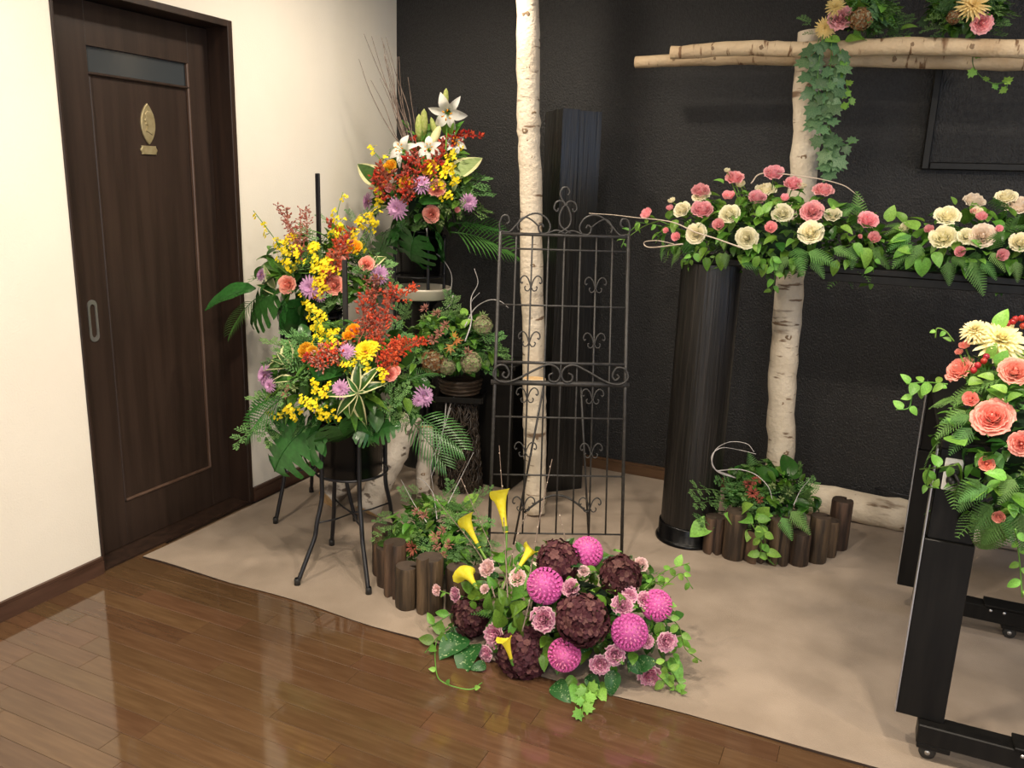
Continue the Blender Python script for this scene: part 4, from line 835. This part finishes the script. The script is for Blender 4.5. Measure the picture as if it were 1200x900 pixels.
for k in range(17):          # bare twigs
    tx, ty = rd.choice([(430, 40), (425, 62), (447, 35), (470, 70), (462, 95), (455, 62), (467, 60), (480, 88), (497, 97), (472, 110), (440, 95), (428, 100)]); tx += rd.uniform(-6, 6); ty += rd.uniform(-4, 14)
    a.wire([(486, 195, .6), ((486 + tx) / 2 + rd.uniform(-6, 6) + 5, (195 + ty) / 2 + 15), (tx * .75 + 486 * .25 + rd.uniform(-4, 4), ty * .75 + 195 * .25 + 5), (tx, ty)], .0026, 'twig', 'twig')
a.wire([(500, 268), (503, 290), (518, 303), (529, 322), (528, 345)], .0035)

# ------------------------------------------------------------------ B: arrangement on the stand by the door
a = Arr('flower_arrangement', (.345, -1.205, .875), (.39, -1.2, 1.06), (.26, .23, .20), 'mixed yellow orchid bouquet on the stand beside the door')
a.core(380); a.fill('mid', 60, .04, .08); a.fill('dark', 50, .05, .09, zlo=-.8); a.fill('feather', 26, .10, .17); a.fill('slim', 20, .08, .14)
for p, n in (([(338, 318), (325, 285), (297, 247)], 16), ([(345, 320), (335, 300), (325, 285)], 30), ([(355, 310), (342, 290), (338, 280)], 18), ([(375, 345), (378, 325), (384, 300)], 60), ([(368, 330), (366, 300), (365, 288)], 26), ([(398, 300), (395, 255), (402, 225)], 12), ([(412, 280), (425, 258), (442, 250)], 26), ([(410, 275), (400, 262), (390, 275)], 14), ([(412, 295), (430, 270), (438, 258)], 20), ([(350, 340), (362, 355), (380, 368)], 14), ([(350, 320), (375, 320), (392, 318)], 14)): a.onc(p, n)
for p, n in (([(350, 300), (345, 275), (325, 242)], 60), ([(352, 300), (352, 275), (352, 245)], 45), ([(345, 285), (338, 262), (335, 243)], 45), ([(355, 290), (360, 265), (358, 243)], 40)): a.red(p, n, 8, ('dusty', 'starpink'), 4)
for p, n in (([(392, 310), (400, 290), (412, 270)], 60), ([(395, 320), (392, 300), (395, 285)], 40), ([(408, 300), (400, 280), (385, 262)], 40), ([(388, 320), (380, 330), (375, 345)], 30)): a.red(p, n, 9)
a.flowers('salmon', [(335, 333, 11), (391, 333, 12), (397, 308, 9), (430, 308, 9)]); a.flowers('lilac', [(363, 337, 16), (445, 322, 13), (306, 322, 9), (375, 346, 9)]); a.flowers('amber', [(414, 287, 11), (396, 266, 7)]); a.flower('yellow', 368, 289, 8); a.flower('yellow', 340, 279, 9)
a.leaf('broad', (300, 338), (236, 348), .9, 1.15, .75); a.leaf('mon', (318, 345), (282, 372), .95, 1.1, 1.6); a.leaf('mon', (332, 352), (316, 380), .95, 1.1, 1.4); a.leaf('broad', (338, 352), (372, 400), .98, 1.12, 1.3); a.leaf('broad', (355, 352), (352, 390), .95, 1.1, 1.2); a.leaf('palm', (300, 350), (262, 382), .9, 1.1)
a.leaf('pale', (322, 338), (308, 312)); a.leaf('var', (326, 345), (300, 330)); a.leaf('var', (430, 318), (452, 293), wid=1.2); a.leaf('var', (432, 320), (440, 298)); a.leaf('var', (430, 322), (456, 318))
for b, t in (((335, 320), (298, 300)), ((332, 322), (310, 296)), ((335, 325), (296, 318)), ((340, 328), (300, 310)), ((345, 325), (322, 305))): a.leaf('slim', b, t)
for b, t in (((358, 318), (353, 290)), ((370, 312), (372, 288)), ((372, 350), (380, 368)), ((380, 352), (398, 352)), ((425, 320), (436, 300)), ((345, 305), (362, 292)), ((385, 262), (372, 250)), ((415, 262), (408, 245)), ((390, 355), (410, 345)), ((420, 268), (430, 245))): a.leaf('feather', b, t, .95, 1.06)

for b, t in (((430, 335), (452, 322)), ((435, 345), (458, 345)), ((430, 325), (462, 305)), ((425, 340), (440, 358)), ((440, 330), (470, 335)), ((405, 300), (425, 290)), ((410, 320), (425, 312))): a.leaf('feather', b, t, .9, 1.04)
for b, t in (((425, 330), (448, 338)), ((430, 345), (450, 360)), ((440, 322), (462, 325))): a.leaf('mid', b, t, .9, 1.02)
for p, n in (([(425, 335), (440, 328), (455, 335)], 40), ([(432, 345), (445, 340), (460, 350)], 40)): a.red(p, n, 9, ('dusty', 'starpink'), 5)
# ------------------------------------------------------------------ D: planting on the wicker pedestal
a = Arr('plant_arrangement', (pc.x - .01, pc.y, .525), (.70, -.61, .70), (.24, .20, .17), 'green planting with hydrangea heads in the basket on the pedestal', avoid=((.89, -.43, .14), (.405, -.40, .12)))
a.core(380); a.fill('mid', 80, .04, .075); a.fill('light', 40, .04, .07); a.fill('feather', 40, .10, .16); a.fill('fern', 10, .12, .18)
a.flower('ghyd', 566, 381, 12); a.flower('ghyd', 552, 425, 13); a.flower('bhyd', 507, 424, 15); a.flower('ghyd', 524, 430, 10)
a.flowers('star', [(498, 362, 8), (512, 368, 8), (522, 382, 8), (508, 398, 10), (515, 390, 8), (548, 412, 8), (467, 375, 7)]); a.flowers('succ', [(566, 370, 8), (497, 372, 6)])
for b, t in (((530, 400), (543, 398)), ((530, 398), (534, 388)), ((528, 402), (528, 415))): a.leaf('maple', b, t, 1.0, 1.08, 1.1)
for b, t in (((570, 400), (592, 390)), ((565, 410), (598, 412)), ((560, 390), (585, 400)), ((530, 365), (525, 340)), ((520, 372), (535, 345)), ((480, 375), (462, 355)), ((470, 380), (480, 352)), ((575, 430), (585, 440))): a.leaf('feather', b, t, .95, 1.06)
a.leaf('light', (545, 372), (542, 358)); a.leaf('light', (540, 385), (552, 373)); a.leaf('mid', (550, 428), (566, 425)); a.leaf('mid', (540, 425), (560, 440))
a.wire([(545, 400), (552, 378), (552, 350), (560, 332), (556, 315)], .0035); a.wire([(553, 375), (552, 355), (562, 343)], .003); a.wire([(545, 382), (556, 362), (572, 352), (586, 353), (596, 361)], .0035); a.wire([(531, 346), (528, 356), (522, 362)], .003); a.wire([(532, 465), (526, 480), (522, 500)], .0022)
a.wire([(523, 470), (520, 500), (512, 540), (505, 560)], .003); a.wire([(528, 478), (514, 520), (505, 545), (508, 575)], .0026)

# ------------------------------------------------------------------ C: arrangement on the front stand
a = Arr('flower_arrangement', (.765, -1.53, .545), (.755, -1.53, .735), (.30, .27, .22), 'colourful bouquet with striped dracaena on the front black stand')
a.core(460); a.fill('mid', 80, .04, .08); a.fill('dark', 60, .05, .09, zlo=-.7); a.fill('feather', 45, .10, .17); a.fill('slim', 20, .08, .14)
a.flowers('lilac', [(310, 440, 15), (316, 452, 10), (399, 456, 13), (406, 412, 12), (497, 464, 15), (490, 470, 8)]); a.flowers('amber', [(356, 409, 10), (365, 412, 8)]); a.flowers('orange', [(413, 386, 9), (408, 392, 7)]); a.flower('yellow', 428, 411, 15); a.flower('yellow', 436, 406, 10); a.flowers('salmon', [(456, 438, 9), (462, 434, 7)])
for p, n in (([(385, 418), (372, 420), (360, 418)], 55), ([(395, 425), (382, 412), (378, 405)], 50), ([(400, 420), (392, 408), (402, 402)], 40), ([(380, 430), (375, 424), (368, 428)], 35)): a.red(p, n, 10, ('vermil', 'starpink'), 5)
for p, n in (([(440, 425), (448, 385), (455, 345)], 80), ([(445, 400), (435, 370), (440, 345)], 60), ([(430, 390), (425, 365), (430, 345)], 45), ([(440, 390), (455, 360), (462, 335)], 45), ([(420, 400), (432, 380), (445, 370)], 40)): a.red(p, n, 11)
for p, n in (([(455, 430), (462, 415), (475, 402)], 70), ([(450, 425), (455, 408), (470, 398)], 60), ([(465, 415), (482, 402), (500, 398)], 60), ([(450, 430), (456, 424), (462, 420)], 45)): a.red(p, n, 9, ('vermil', 'red'), 5)
a.red([(468, 350), (478, 340), (490, 335)], 30, 8, ('vermil', 'red'), 5)
for p, n in (([(395, 400), (375, 380), (362, 358)], 34), ([(378, 408), (370, 385), (385, 370)], 24), ([(388, 398), (395, 408), (382, 396)], 12), ([(345, 485), (328, 484), (312, 484)], 12), ([(350, 478), (338, 478), (335, 482)], 10), ([(380, 478), (362, 472), (355, 466)], 18), ([(395, 488), (380, 488), (372, 482)], 16), ([(368, 462), (366, 454), (366, 446)], 9), ([(372, 470), (380, 458), (388, 452)], 9), ([(430, 430), (426, 425), (430, 420)], 9), ([(410, 435), (412, 428), (415, 420)], 8), ([(440, 442), (446, 438), (450, 440)], 7)): a.onc(p, n)
a.rosette('var', 419, 460, [(1.62, 1.05), (.98, 1.1), (.42, .95), (3.14, 1.1), (3.85, 1.0), (4.85, 1.15), (2.2, .55), (4.3, .8), (.1, .3)], 38)
for b, t in (((340, 428), (333, 392)), ((340, 428), (314, 415)), ((342, 430), (300, 426)), ((345, 445), (312, 444)), ((338, 430), (325, 412))): a.leaf('var', b, t)
a.leaf('mon', (356, 502), (312, 548), 1.0, 1.14, 1.5, FRONT + V3((0, 0, .3))); a.leaf('mon', (372, 505), (340, 530), 1.0, 1.1, 1.3); a.leaf('mon', (396, 500), (410, 522), 1.0, 1.1, 1.6); a.leaf('mon', (420, 505), (442, 512), 1.0, 1.1, 1.5); a.leaf('broad', (365, 440), (395, 432), .9, 1.02, 1.2); a.leaf('mon', (440, 505), (465, 495), 1.0, 1.1, 1.2)
a.leaf('palm', (335, 465), (280, 500), .9, 1.1, 1.2, FRONT + V3((0, 0, .6))); a.leaf('palm', (340, 460), (285, 470), .9, 1.1, 1.1); a.leaf('palm', (488, 485), (540, 520), .9, 1.1, 1.1, FRONT + V3((0, 0, .6))); a.leaf('palm', (480, 490), (520, 540), .9, 1.1, 1., FRONT + V3((0, 0, .6))); a.leaf('palm', (470, 450), (510, 425), .9, 1.05, .6)
for b, t in (((330, 490), (300, 510)), ((335, 500), (310, 520)), ((320, 490), (272, 515)), ((440, 480), (470, 470)), ((450, 490), (478, 490)), ((440, 495), (430, 515)), ((455, 470), (480, 450)), ((450, 460), (462, 450)), ((425, 495), (440, 518)), ((470, 485), (478, 505)), ((345, 495), (360, 500)), ((370, 350), (388, 345)), ((395, 355), (375, 362))): a.leaf('feather', b, t, .95, 1.06)
a.flowers('succ', [(458, 478, 5), (472, 485, 5), (449, 450, 5), (330, 452, 6), (345, 455, 6)]); a.flowers('star', [(335, 462, 7), (338, 455, 6)])

# ------------------------------------------------------------------ E: planting behind the left log edging
a = Arr('plant_arrangement', (1.13, -1.5, .005), (1.12, -1.50, .15), (.22, .15, .17), 'leafy planting with pinkish star flowers inside the log edging', zmin=.008)
a.core(340, L0=.03, L1=.05); a.fill('mid', 90, .035, .065); a.fill('light', 30, .03, .055); a.fill('feather', 40, .08, .13); a.fill('fern', 10, .10, .15); a.fill('ivyl', 14, .03, .05)
a.flowers('star', [(497, 603, 10), (488, 600, 7), (510, 628, 9), (518, 622, 9), (512, 640, 8), (526, 638, 9), (520, 650, 7)]); a.flower('rstar', 484, 642, 12)
for b, t in (((540, 600), (562, 585)), ((545, 590), (575, 572)), ((550, 610), (580, 612)), ((480, 590), (470, 570)), ((460, 610), (446, 600)), ((455, 620), (442, 612)), ((530, 590), (528, 562)), ((490, 580), (482, 568))): a.leaf('feather', b, t, .9, 1.06)
a.leaf('light', (545, 595), (560, 578), wid=1.2); a.leaf('mid', (470, 625), (485, 632), wid=1.3); a.leaf('dark', (478, 632), (492, 628), wid=1.3); a.leaf('dark', (455, 628), (470, 632), wid=1.2)
a.wire([(500, 612), (485, 590), (470, 562)], .002); a.wire([(512, 608), (508, 580), (498, 565), (490, 560)], .0022); a.wire([(525, 590), (540, 560), (555, 530)], .0016); a.wire([(518, 585), (532, 570), (546, 540)], .0016, 'twig', 'twig')

# ------------------------------------------------------------------ F: dahlia arrangement on the carpet edge
a = Arr('flower_arrangement', (1.74, -1.70, .005), (1.745, -1.69, .13), (.36, .24, .22), 'magenta dahlia and dark hydrangea arrangement with yellow callas on the floor', zmin=.010)
a.core(420, L0=.035, L1=.055); a.fill('mid', 100, .04, .065); a.fill('dark', 60, .04, .07); a.fill('light', 30, .03, .055); a.fill('speck', 24, .05, .075, zlo=-.6); a.fill('fern', 8, .10, .14)
a.flowers('hyd', [(654, 657, 26), (727, 674, 25), (682, 726, 32), (612, 772, 33), (552, 723, 25)], out=.98)
a.flowers('dahlia', [(638, 686, 21), (688, 646, 18), (738, 741, 21), (661, 768, 19), (770, 709, 18)], out=1.0)
a.flowers('carn', [(635, 726, 15), (577, 746, 14), (567, 770, 10), (703, 780, 12), (720, 769, 12), (762, 795, 14), (737, 697, 10), (730, 709, 13), (757, 702, 10), (783, 753, 12), (759, 752, 8), (668, 688, 11), (531, 697, 9)])
a.flowers('carnp', [(510, 692, 7), (569, 665, 11), (606, 676, 11), (752, 660, 9), (567, 690, 6), (684, 668, 7)])
def calla(base, tip, cup, size, yaw=0., out=1.05):
    A, B = a.pos(*base, .7), a.pos(*tip, out); z = (a.pos(*cup, out) - B); L_ = size * mpp(B)
    mt = frame_z(z, B, L_); o = put(CALLA, 'calla_lily', a.o, mt @ Matrix.Rotation(yaw, 4, 'Z')); o['label'] = 'yellow calla lily'
    MB().tube(smooth_path([A, A.lerp(B, .5) + V3((0, 0, .01)), B - z.normalized() * .01, B + z.normalized() * .01], 5), .0042, 7).build('calla_stem', 'stem', a.o)
calla((592, 690), (593, 624), (588, 596), 36, 1.5); calla((585, 690), (562, 642), (548, 616), 29, 2.); calla((575, 710), (558, 688), (542, 662), 30, 3.); calla((606, 700), (606, 668), (619, 648), 28, 0.); calla((606, 785), (600, 776), (593, 752), 26, 1., 1.22)
for b, t in (((570, 700), (545, 690)), ((575, 715), (570, 700)), ((585, 720), (590, 700)), ((590, 735), (580, 715)), ((600, 720), (612, 705)), ((605, 730), (595, 745)), ((612, 735), (605, 715)), ((610, 690), (600, 672)), ((590, 660), (578, 645)), ((560, 695), (540, 682)), ((580, 690), (572, 676)), ((600, 700), (618, 690)), ((608, 745), (610, 725)), ((596, 710), (585, 690))): a.leaf('mid', b, t, .92, 1.06)
for b, t in (((545, 745), (515, 770)), ((555, 755), (540, 785)), ((690, 790), (700, 812)), ((720, 785), (715, 815)), ((735, 775), (755, 790)), ((540, 740), (522, 740)), ((570, 780), (552, 782)), ((745, 780), (770, 775)), ((650, 800), (665, 820))): a.leaf('speck', b, t, .95, 1.06, 1.1)
for b, t in (((680, 805), (668, 822)), ((690, 800), (690, 825)), ((700, 800), (708, 820)), ((675, 795), (660, 805)), ((770, 790), (790, 800)), ((775, 780), (795, 785)), ((785, 770), (800, 800))): a.leaf('light', b, t, .95, 1.06)
a.vine([(560, 700), (540, 712), (520, 725), (503, 735)], 'mid', 6, 16); a.vine([(535, 735), (515, 745), (498, 765)], 'mid', 5, 17); a.vine([(530, 730), (512, 750), (511, 785), (520, 800), (550, 808), (565, 800)], 'light', 4, 9, .98); a.vine([(690, 800), (685, 820), (682, 838)], 'ivyl', 6, 14)
a.vine([(755, 690), (775, 672), (790, 665), (808, 660)], 'light', 6, 15); a.vine([(775, 690), (798, 672), (812, 690)], 'light', 4, 13); a.vine([(780, 720), (796, 735), (803, 760), (822, 775)], 'light', 6, 12); a.vine([(770, 790), (785, 805), (800, 812)], 'light', 6, 13); a.vine([(765, 775), (785, 785), (798, 805)], 'light', 5, 13)
rd = random.Random(8)
for p in ([(595, 700), (590, 600), (585, 522)], [(600, 690), (575, 640), (540, 560)], [(620, 680), (632, 610), (647, 538)], [(580, 700), (562, 650), (505, 578)], [(640, 665), (662, 640), (655, 600)], [(590, 690), (606, 630), (618, 600)], [(612, 740), (622, 700), (630, 672)]):
    br = a.wire(p, .0024, 'twig', 'willow_branch')
    W = [a.pos(*q, 1.05) for q in p]; path = smooth_path(W, 8); ck = MB()
    for i in range(3, len(path) - 1, 2): d = (path[i + 1] - path[i]).normalized(); add_bud(ck, path[i] + rv() * .002, d, .0075)
    o = ck.build('catkins', 'pussy', br); o['kind'] = 'stuff'
t = thing('birch_log', (1.42, -1.36, .005), 'short pale birch log lying behind the dahlia arrangement', 'log')
mb, P, R = bark_tube([(1.27, -1.40, .042), (1.40, -1.36, .040), (1.55, -1.31, .042)], [.036, .036, .034], 31, 12); mb.build('trunk', ['birch', 'cut'], t)

# ------------------------------------------------------------------ G: fern planting behind the right log edging
a = Arr('plant_arrangement', (2.22, -.57, .005), (2.185, -.60, .21), (.20, .14, .16), 'dark fern planting inside the log edging by the round pillar', zmin=.008, avoid=((1.885, -.66, .145), (2.205, -.35, .07)))
a.core(340, L0=.03, L1=.055); a.fill('dark', 60, .04, .07); a.fill('mid', 70, .04, .065); a.fill('feather', 40, .09, .14); a.fill('fern', 12, .11, .16); a.fill('dslim', 20, .06, .10)
a.flowers('rstar', [(878, 567, 9), (886, 563, 8), (882, 578, 10), (890, 585, 7)]); a.flowers('succ', [(905, 570, 6), (925, 578, 6), (915, 585, 6)])
for b, t in (((850, 580), (812, 568)), ((855, 590), (815, 585)), ((850, 600), (818, 605)), ((860, 575), (840, 560)), ((935, 580), (958, 562)), ((870, 590), (850, 570)), ((840, 610), (822, 618))): a.leaf('feather', b, t, .9, 1.06)
for b, t in (((925, 560), (921, 528)), ((925, 562), (938, 543)), ((905, 565), (886, 545)), ((940, 575), (955, 570)), ((930, 590), (950, 590))): a.leaf('dark', b, t)
a.leaf('fern', (925, 598), (952, 624), 1.2, 1.6); a.leaf('fern', (915, 605), (930, 632), 1.2, 1.6)
for b, t in (((862, 612), (850, 602)), ((885, 605), (902, 602)), ((880, 620), (875, 634)), ((895, 615), (893, 632)), ((835, 610), (808, 628)), ((870, 600), (878, 590)), ((868, 606), (882, 612)), ((892, 610), (900, 595))): a.leaf('light', b, t, 1.3, 1.65, 1.15)
a.vine([(885, 605), (895, 625), (898, 650), (903, 660)], 'light', 7, 16, 1.75); a.vine([(880, 612), (892, 635), (890, 655)], 'light', 4, 14, 1.75)
a.wire([(862, 560), (840, 552), (834, 535), (845, 525), (865, 527), (886, 532)], .0024, pull=.26); a.wire([(858, 558), (836, 548), (838, 528), (855, 518), (875, 520), (884, 530)], .0022, pull=.26); a.wire([(840, 552), (865, 550), (885, 556), (900, 570), (905, 585)], .0024, pull=.16); a.wire([(930, 592), (938, 575), (950, 560)], .0018)

# ------------------------------------------------------------------ H, I: rose garlands on the shelf
a = Arr('flower_arrangement', (2.10, -.66, 1.206), (2.10, -.66, 1.285), (.45, .19, .175), 'pink and cream rose garland above the round black pillar', zmin=1.0)
a.core(480, L0=.035, L1=.055); a.fill('mid', 130, .045, .07, zlo=-.6); a.fill('light', 70, .04, .065, zlo=-.7); a.fill('fern', 26, .12, .18, zlo=-.7); a.fill('dark', 40, .04, .065)
a.flowers('pink', [(823, 243, 13), (888, 229, 11), (930, 213, 11), (965, 220, 12), (952, 246, 13), (907, 200, 12), (861, 206, 11), (821, 221, 11), (1018, 256, 12)])
a.flowers('bud', [(854, 228, 8), (920, 231, 6), (842, 263, 8), (903, 266, 8), (1025, 278, 8), (792, 277, 6), (757, 250, 8), (780, 270, 4), (785, 243, 5), (1008, 277, 3)])
a.flowers('cream', [(821, 227, 11), (798, 244, 10), (854, 249, 12), (898, 219, 12), (917, 248, 12), (976, 250, 10), (950, 271, 14), (815, 273, 12), (874, 278, 13)]); a.flowers('cbud', [(787, 234, 5), (852, 199, 4), (868, 215, 6), (940, 217, 6), (1060, 268, 7)])
for b, t in (((935, 300), (942, 325)), ((950, 300), (970, 325)), ((945, 295), (985, 308)), ((800, 290), (780, 310)), ((850, 295), (850, 315)), ((1000, 285), (1000, 315)), ((1020, 290), (1052, 315)), ((925, 300), (905, 320)), ((780, 285), (770, 305)), ((975, 290), (1005, 300)), ((1005, 240), (985, 245)), ((985, 255), (1000, 240))): a.leaf('fern', b, t, .98, 1.15)
for b, t in (((890, 300), (882, 315)), ((900, 310), (888, 325)), ((905, 300), (912, 318)), ((1010, 290), (1020, 315)), ((1000, 285), (1012, 300)), ((975, 245), (990, 230)), ((985, 265), (1000, 272)), ((1040, 260), (1048, 240)), ((848, 215), (838, 208)), ((890, 255), (890, 240)), ((895, 250), (905, 235))): a.leaf('light', b, t, .98, 1.1)
a.vine([(905, 300), (908, 325), (903, 345)], 'light', 6, 13, 1.1); a.vine([(1025, 300), (1022, 325), (1015, 335)], 'light', 6, 12, 1.1); a.vine([(815, 295), (808, 305), (805, 318)], 'light', 5, 11, 1.1); a.vine([(775, 265), (758, 262), (745, 260)], 'light', 3, 10, 1.1)
a.wire([(868, 290), (840, 280), (815, 272), (793, 262), (775, 258), (745, 255), (720, 252), (690, 250)], .003, 'pussy', 'branch', 1.1); a.wire([(775, 258), (755, 265), (740, 275), (730, 282)], .0022, 'stem', 'branch', 1.1); a.wire([(880, 215), (895, 203), (950, 208), (985, 216), (1000, 225), (1012, 236)], .0028, 'pussy', 'branch', 1.1)
a.vine([(748, 262), (735, 275), (728, 290)], 'slim', 5, 12, 1.1); a.wire([(800, 286), (762, 290), (755, 284), (770, 282), (790, 286)], .003, 'pussy', 'branch', 1.1)
a = Arr('flower_arrangement', (2.93, -.66, 1.206), (2.91, -.66, 1.28), (.42, .19, .165), 'cream rose garland at the far end of the altar shelf', zmin=1.0)
a.core(420, L0=.035, L1=.055); a.fill('mid', 100, .045, .07, zlo=-.6); a.fill('light', 60, .04, .065, zlo=-.7); a.fill('fern', 24, .12, .18, zlo=-.7); a.fill('dark', 30, .04, .065)
a.flowers('cream', [(1110, 250, 14), (1105, 276, 15), (1133, 276, 10), (1180, 228, 12), (1196, 283, 12), (1225, 262, 14), (1240, 285, 13)]); a.flowers('blush', [(1152, 275, 15), (1143, 233, 13), (1195, 238, 17), (1228, 235, 14)]); a.flowers('bud', [(1150, 253, 7), (1089, 268, 6), (1125, 295, 7), (1175, 299, 8), (1171, 268, 5), (1142, 247, 5)]); a.flowers('cbud', [(1145, 247, 7), (1060, 266, 7)])
for b, t in (((1070, 275), (1038, 290)), ((1070, 285), (1042, 312)), ((1065, 265), (1038, 270)), ((1110, 305), (1115, 335)), ((1135, 305), (1160, 345)), ((1150, 305), (1170, 325)), ((1080, 285), (1065, 310)), ((1190, 305), (1195, 330)), ((1160, 295), (1180, 315)), ((1060, 265), (1035, 262)), ((1115, 300), (1135, 312))): a.leaf('fern', b, t, .98, 1.15)
for b, t in (((1062, 272), (1046, 262)), ((1065, 280), (1040, 280)), ((1068, 290), (1045, 300)), ((1060, 262), (1050, 245)), ((1072, 300), (1060, 315)), ((1080, 300), (1082, 325)), ((1095, 295), (1102, 312)), ((1120, 240), (1115, 230)), ((1075, 270), (1060, 255)), ((1070, 295), (1052, 292)), ((1150, 290), (1140, 280))): a.leaf('light', b, t, .98, 1.1, 1.2)

# ------------------------------------------------------------------ J: arrangement on the rolling stand
a = Arr('flower_arrangement', (2.92, -1.70, .885), (2.90, -1.72, .88), (.22, .20, .26), 'salmon rose and cream dahlia arrangement on the black rolling stand', zmin=.2)
a.core(420, L0=.03, L1=.05); a.fill('mid', 110, .035, .055, zlo=-.9); a.fill('light', 80, .03, .05, zlo=-.9); a.fill('fern', 34, .10, .15, zlo=-.9); a.fill('dark', 30, .03, .05, zlo=-.9)
a.flower('dcream', 1172, 400, 33, face=V3((.1, -.7, .75))); a.flower('dcream', 1143, 388, 19, face=V3((-.3, -.6, .8)))
a.flowers('salmon', [(1122, 430, 17), (1190, 433, 17), (1163, 487, 22), (1197, 520, 14), (1225, 470, 18), (1230, 560, 16)]); a.flowers('sbud', [(1137, 467, 10), (1156, 543, 10), (1170, 606, 8), (1130, 404, 7), (1124, 412, 5)])
a.berries([(1141, 434), (1146, 428), (1153, 423), (1156, 418), (1181, 379), (1187, 377), (1190, 374), (1197, 373), (1199, 382), (1205, 378), (1141, 392)])
for b, t in (((1135, 480), (1090, 510)), ((1140, 490), (1100, 490)), ((1120, 470), (1085, 470)), ((1150, 560), (1115, 600)), ((1160, 570), (1120, 585)), ((1165, 590), (1130, 625)), ((1170, 600), (1155, 660)), ((1175, 600), (1140, 640)), ((1190, 560), (1170, 590)), ((1185, 600), (1190, 640)), ((1140, 500), (1110, 530)), ((1195, 600), (1205, 650))): a.leaf('fern', b, t, .96, 1.15)
for b, t in (((1170, 430), (1180, 410)), ((1165, 445), (1148, 437)), ((1150, 445), (1135, 450)), ((1120, 500), (1112, 490)), ((1115, 510), (1130, 520)), ((1160, 420), (1166, 402)), ((1180, 560), (1156, 552)), ((1180, 460), (1165, 450)), ((1180, 470), (1195, 460)), ((1170, 385), (1178, 362)), ((1115, 400), (1105, 395)), ((1110, 455), (1096, 452)), ((1185, 590), (1190, 605))): a.leaf('light', b, t, .98, 1.1, 1.2)
a.vine([(1110, 450), (1085, 448), (1062, 450)], 'light', 6, 17, 1.15); a.vine([(1085, 448), (1070, 462), (1065, 478), (1050, 480)], 'light', 4, 14, 1.15); a.vine([(1118, 400), (1108, 388), (1098, 385), (1096, 396)], 'light', 2, 8, 1.15); a.vine([(1120, 545), (1100, 548), (1078, 550)], 'light', 3, 20, 1.15); a.vine([(1090, 545), (1085, 568), (1100, 572)], 'light', 3, 12, 1.15); a.vine([(1190, 620), (1195, 660), (1198, 700)], 'light', 7, 16, 1.12)

# ------------------------------------------------------------------ K, L: bouquets on the birch beam
a = Arr('flower_arrangement', (2.28, -.38, 2.03), (2.27, -.40, 2.105), (.17, .13, .085), 'small bouquet with trailing ivy on the birch crossbeam', zmin=1.2, avoid=((2.17, -.35, .15),))
a.core(240, L0=.03, L1=.05); a.fill('mid', 50, .04, .065); a.fill('light', 20, .04, .06); a.fill('feather', 26, .09, .15); a.fill('ivy', 20, .05, .07)
a.flowers('pinkcarn', [(985, 19, 14), (1000, -22, 12)]); a.flowers('dyel', [(967, 33, 14), (979, 8, 13), (1025, -20, 13)]); a.flower('bhyd', 1009, 22, 13)
for b, t in (((1040, 30), (1072, 18)), ((1040, 40), (1068, 38)), ((950, 30), (938, 18)), ((955, 40), (942, 38)), ((1030, 45), (1055, 48)), ((1025, 25), (1050, 5))): a.leaf('feather', b, t, .95, 1.08)
for b, t in (((1040, 45), (1052, 62)), ((1055, 35), (1075, 28)), ((985, 48), (965, 45)), ((990, 48), (1012, 42)), ((1000, 40), (1020, 50)), ((1060, 42), (1068, 60))): a.leaf('light', b, t, .98, 1.1, 1.2)
for p in ([(965, 38), (958, 90), (962, 130), (958, 155), (972, 180), (978, 208)], [(975, 42), (972, 95), (966, 125), (972, 150), (980, 175), (972, 200)], [(960, 46), (950, 75), (955, 110), (962, 145)], [(985, 60), (978, 100), (970, 130)]): a.vine(p, 'ivy', 12, 20, 1.05)
a.vine([(985, 60), (988, 90), (997, 112), (992, 128)], 'ivyl', 6, 11, 1.12); a.vine([(975, 165), (990, 170), (1004, 165)], 'ivy', 3, 14, 1.05)
a = Arr('flower_arrangement', (2.66, -.38, 2.02), (2.66, -.40, 2.105), (.14, .12, .09), 'small yellow and pink bouquet on the far part of the birch beam', zmin=1.5)
a.core(200, L0=.03, L1=.05); a.fill('dark', 30, .04, .065); a.fill('mid', 30, .04, .06); a.fill('feather', 24, .09, .14); a.fill('ivy', 16, .05, .07)
a.flower('dyel', 1140, 6, 20); a.flower('pinkcarn', 1152, 27, 12); a.flower('dyel', 1165, -30, 15); a.flower('pinkcarn', 1125, -28, 12); a.flower('bhyd', 1118, 20, 8)
for b, t in (((1110, 35), (1082, 32)), ((1115, 25), (1088, 18)), ((1165, 30), (1185, 25)), ((1160, 40), (1180, 40)), ((1110, 45), (1090, 42))): a.leaf('feather', b, t, .95, 1.08)
a.vine([(1143, 50), (1140, 75), (1150, 90), (1165, 98), (1180, 97), (1177, 110)], 'ivyl', 6, 10, 1.1)

for o in bpy.data.objects:
    if 'base' in o: del o['base']
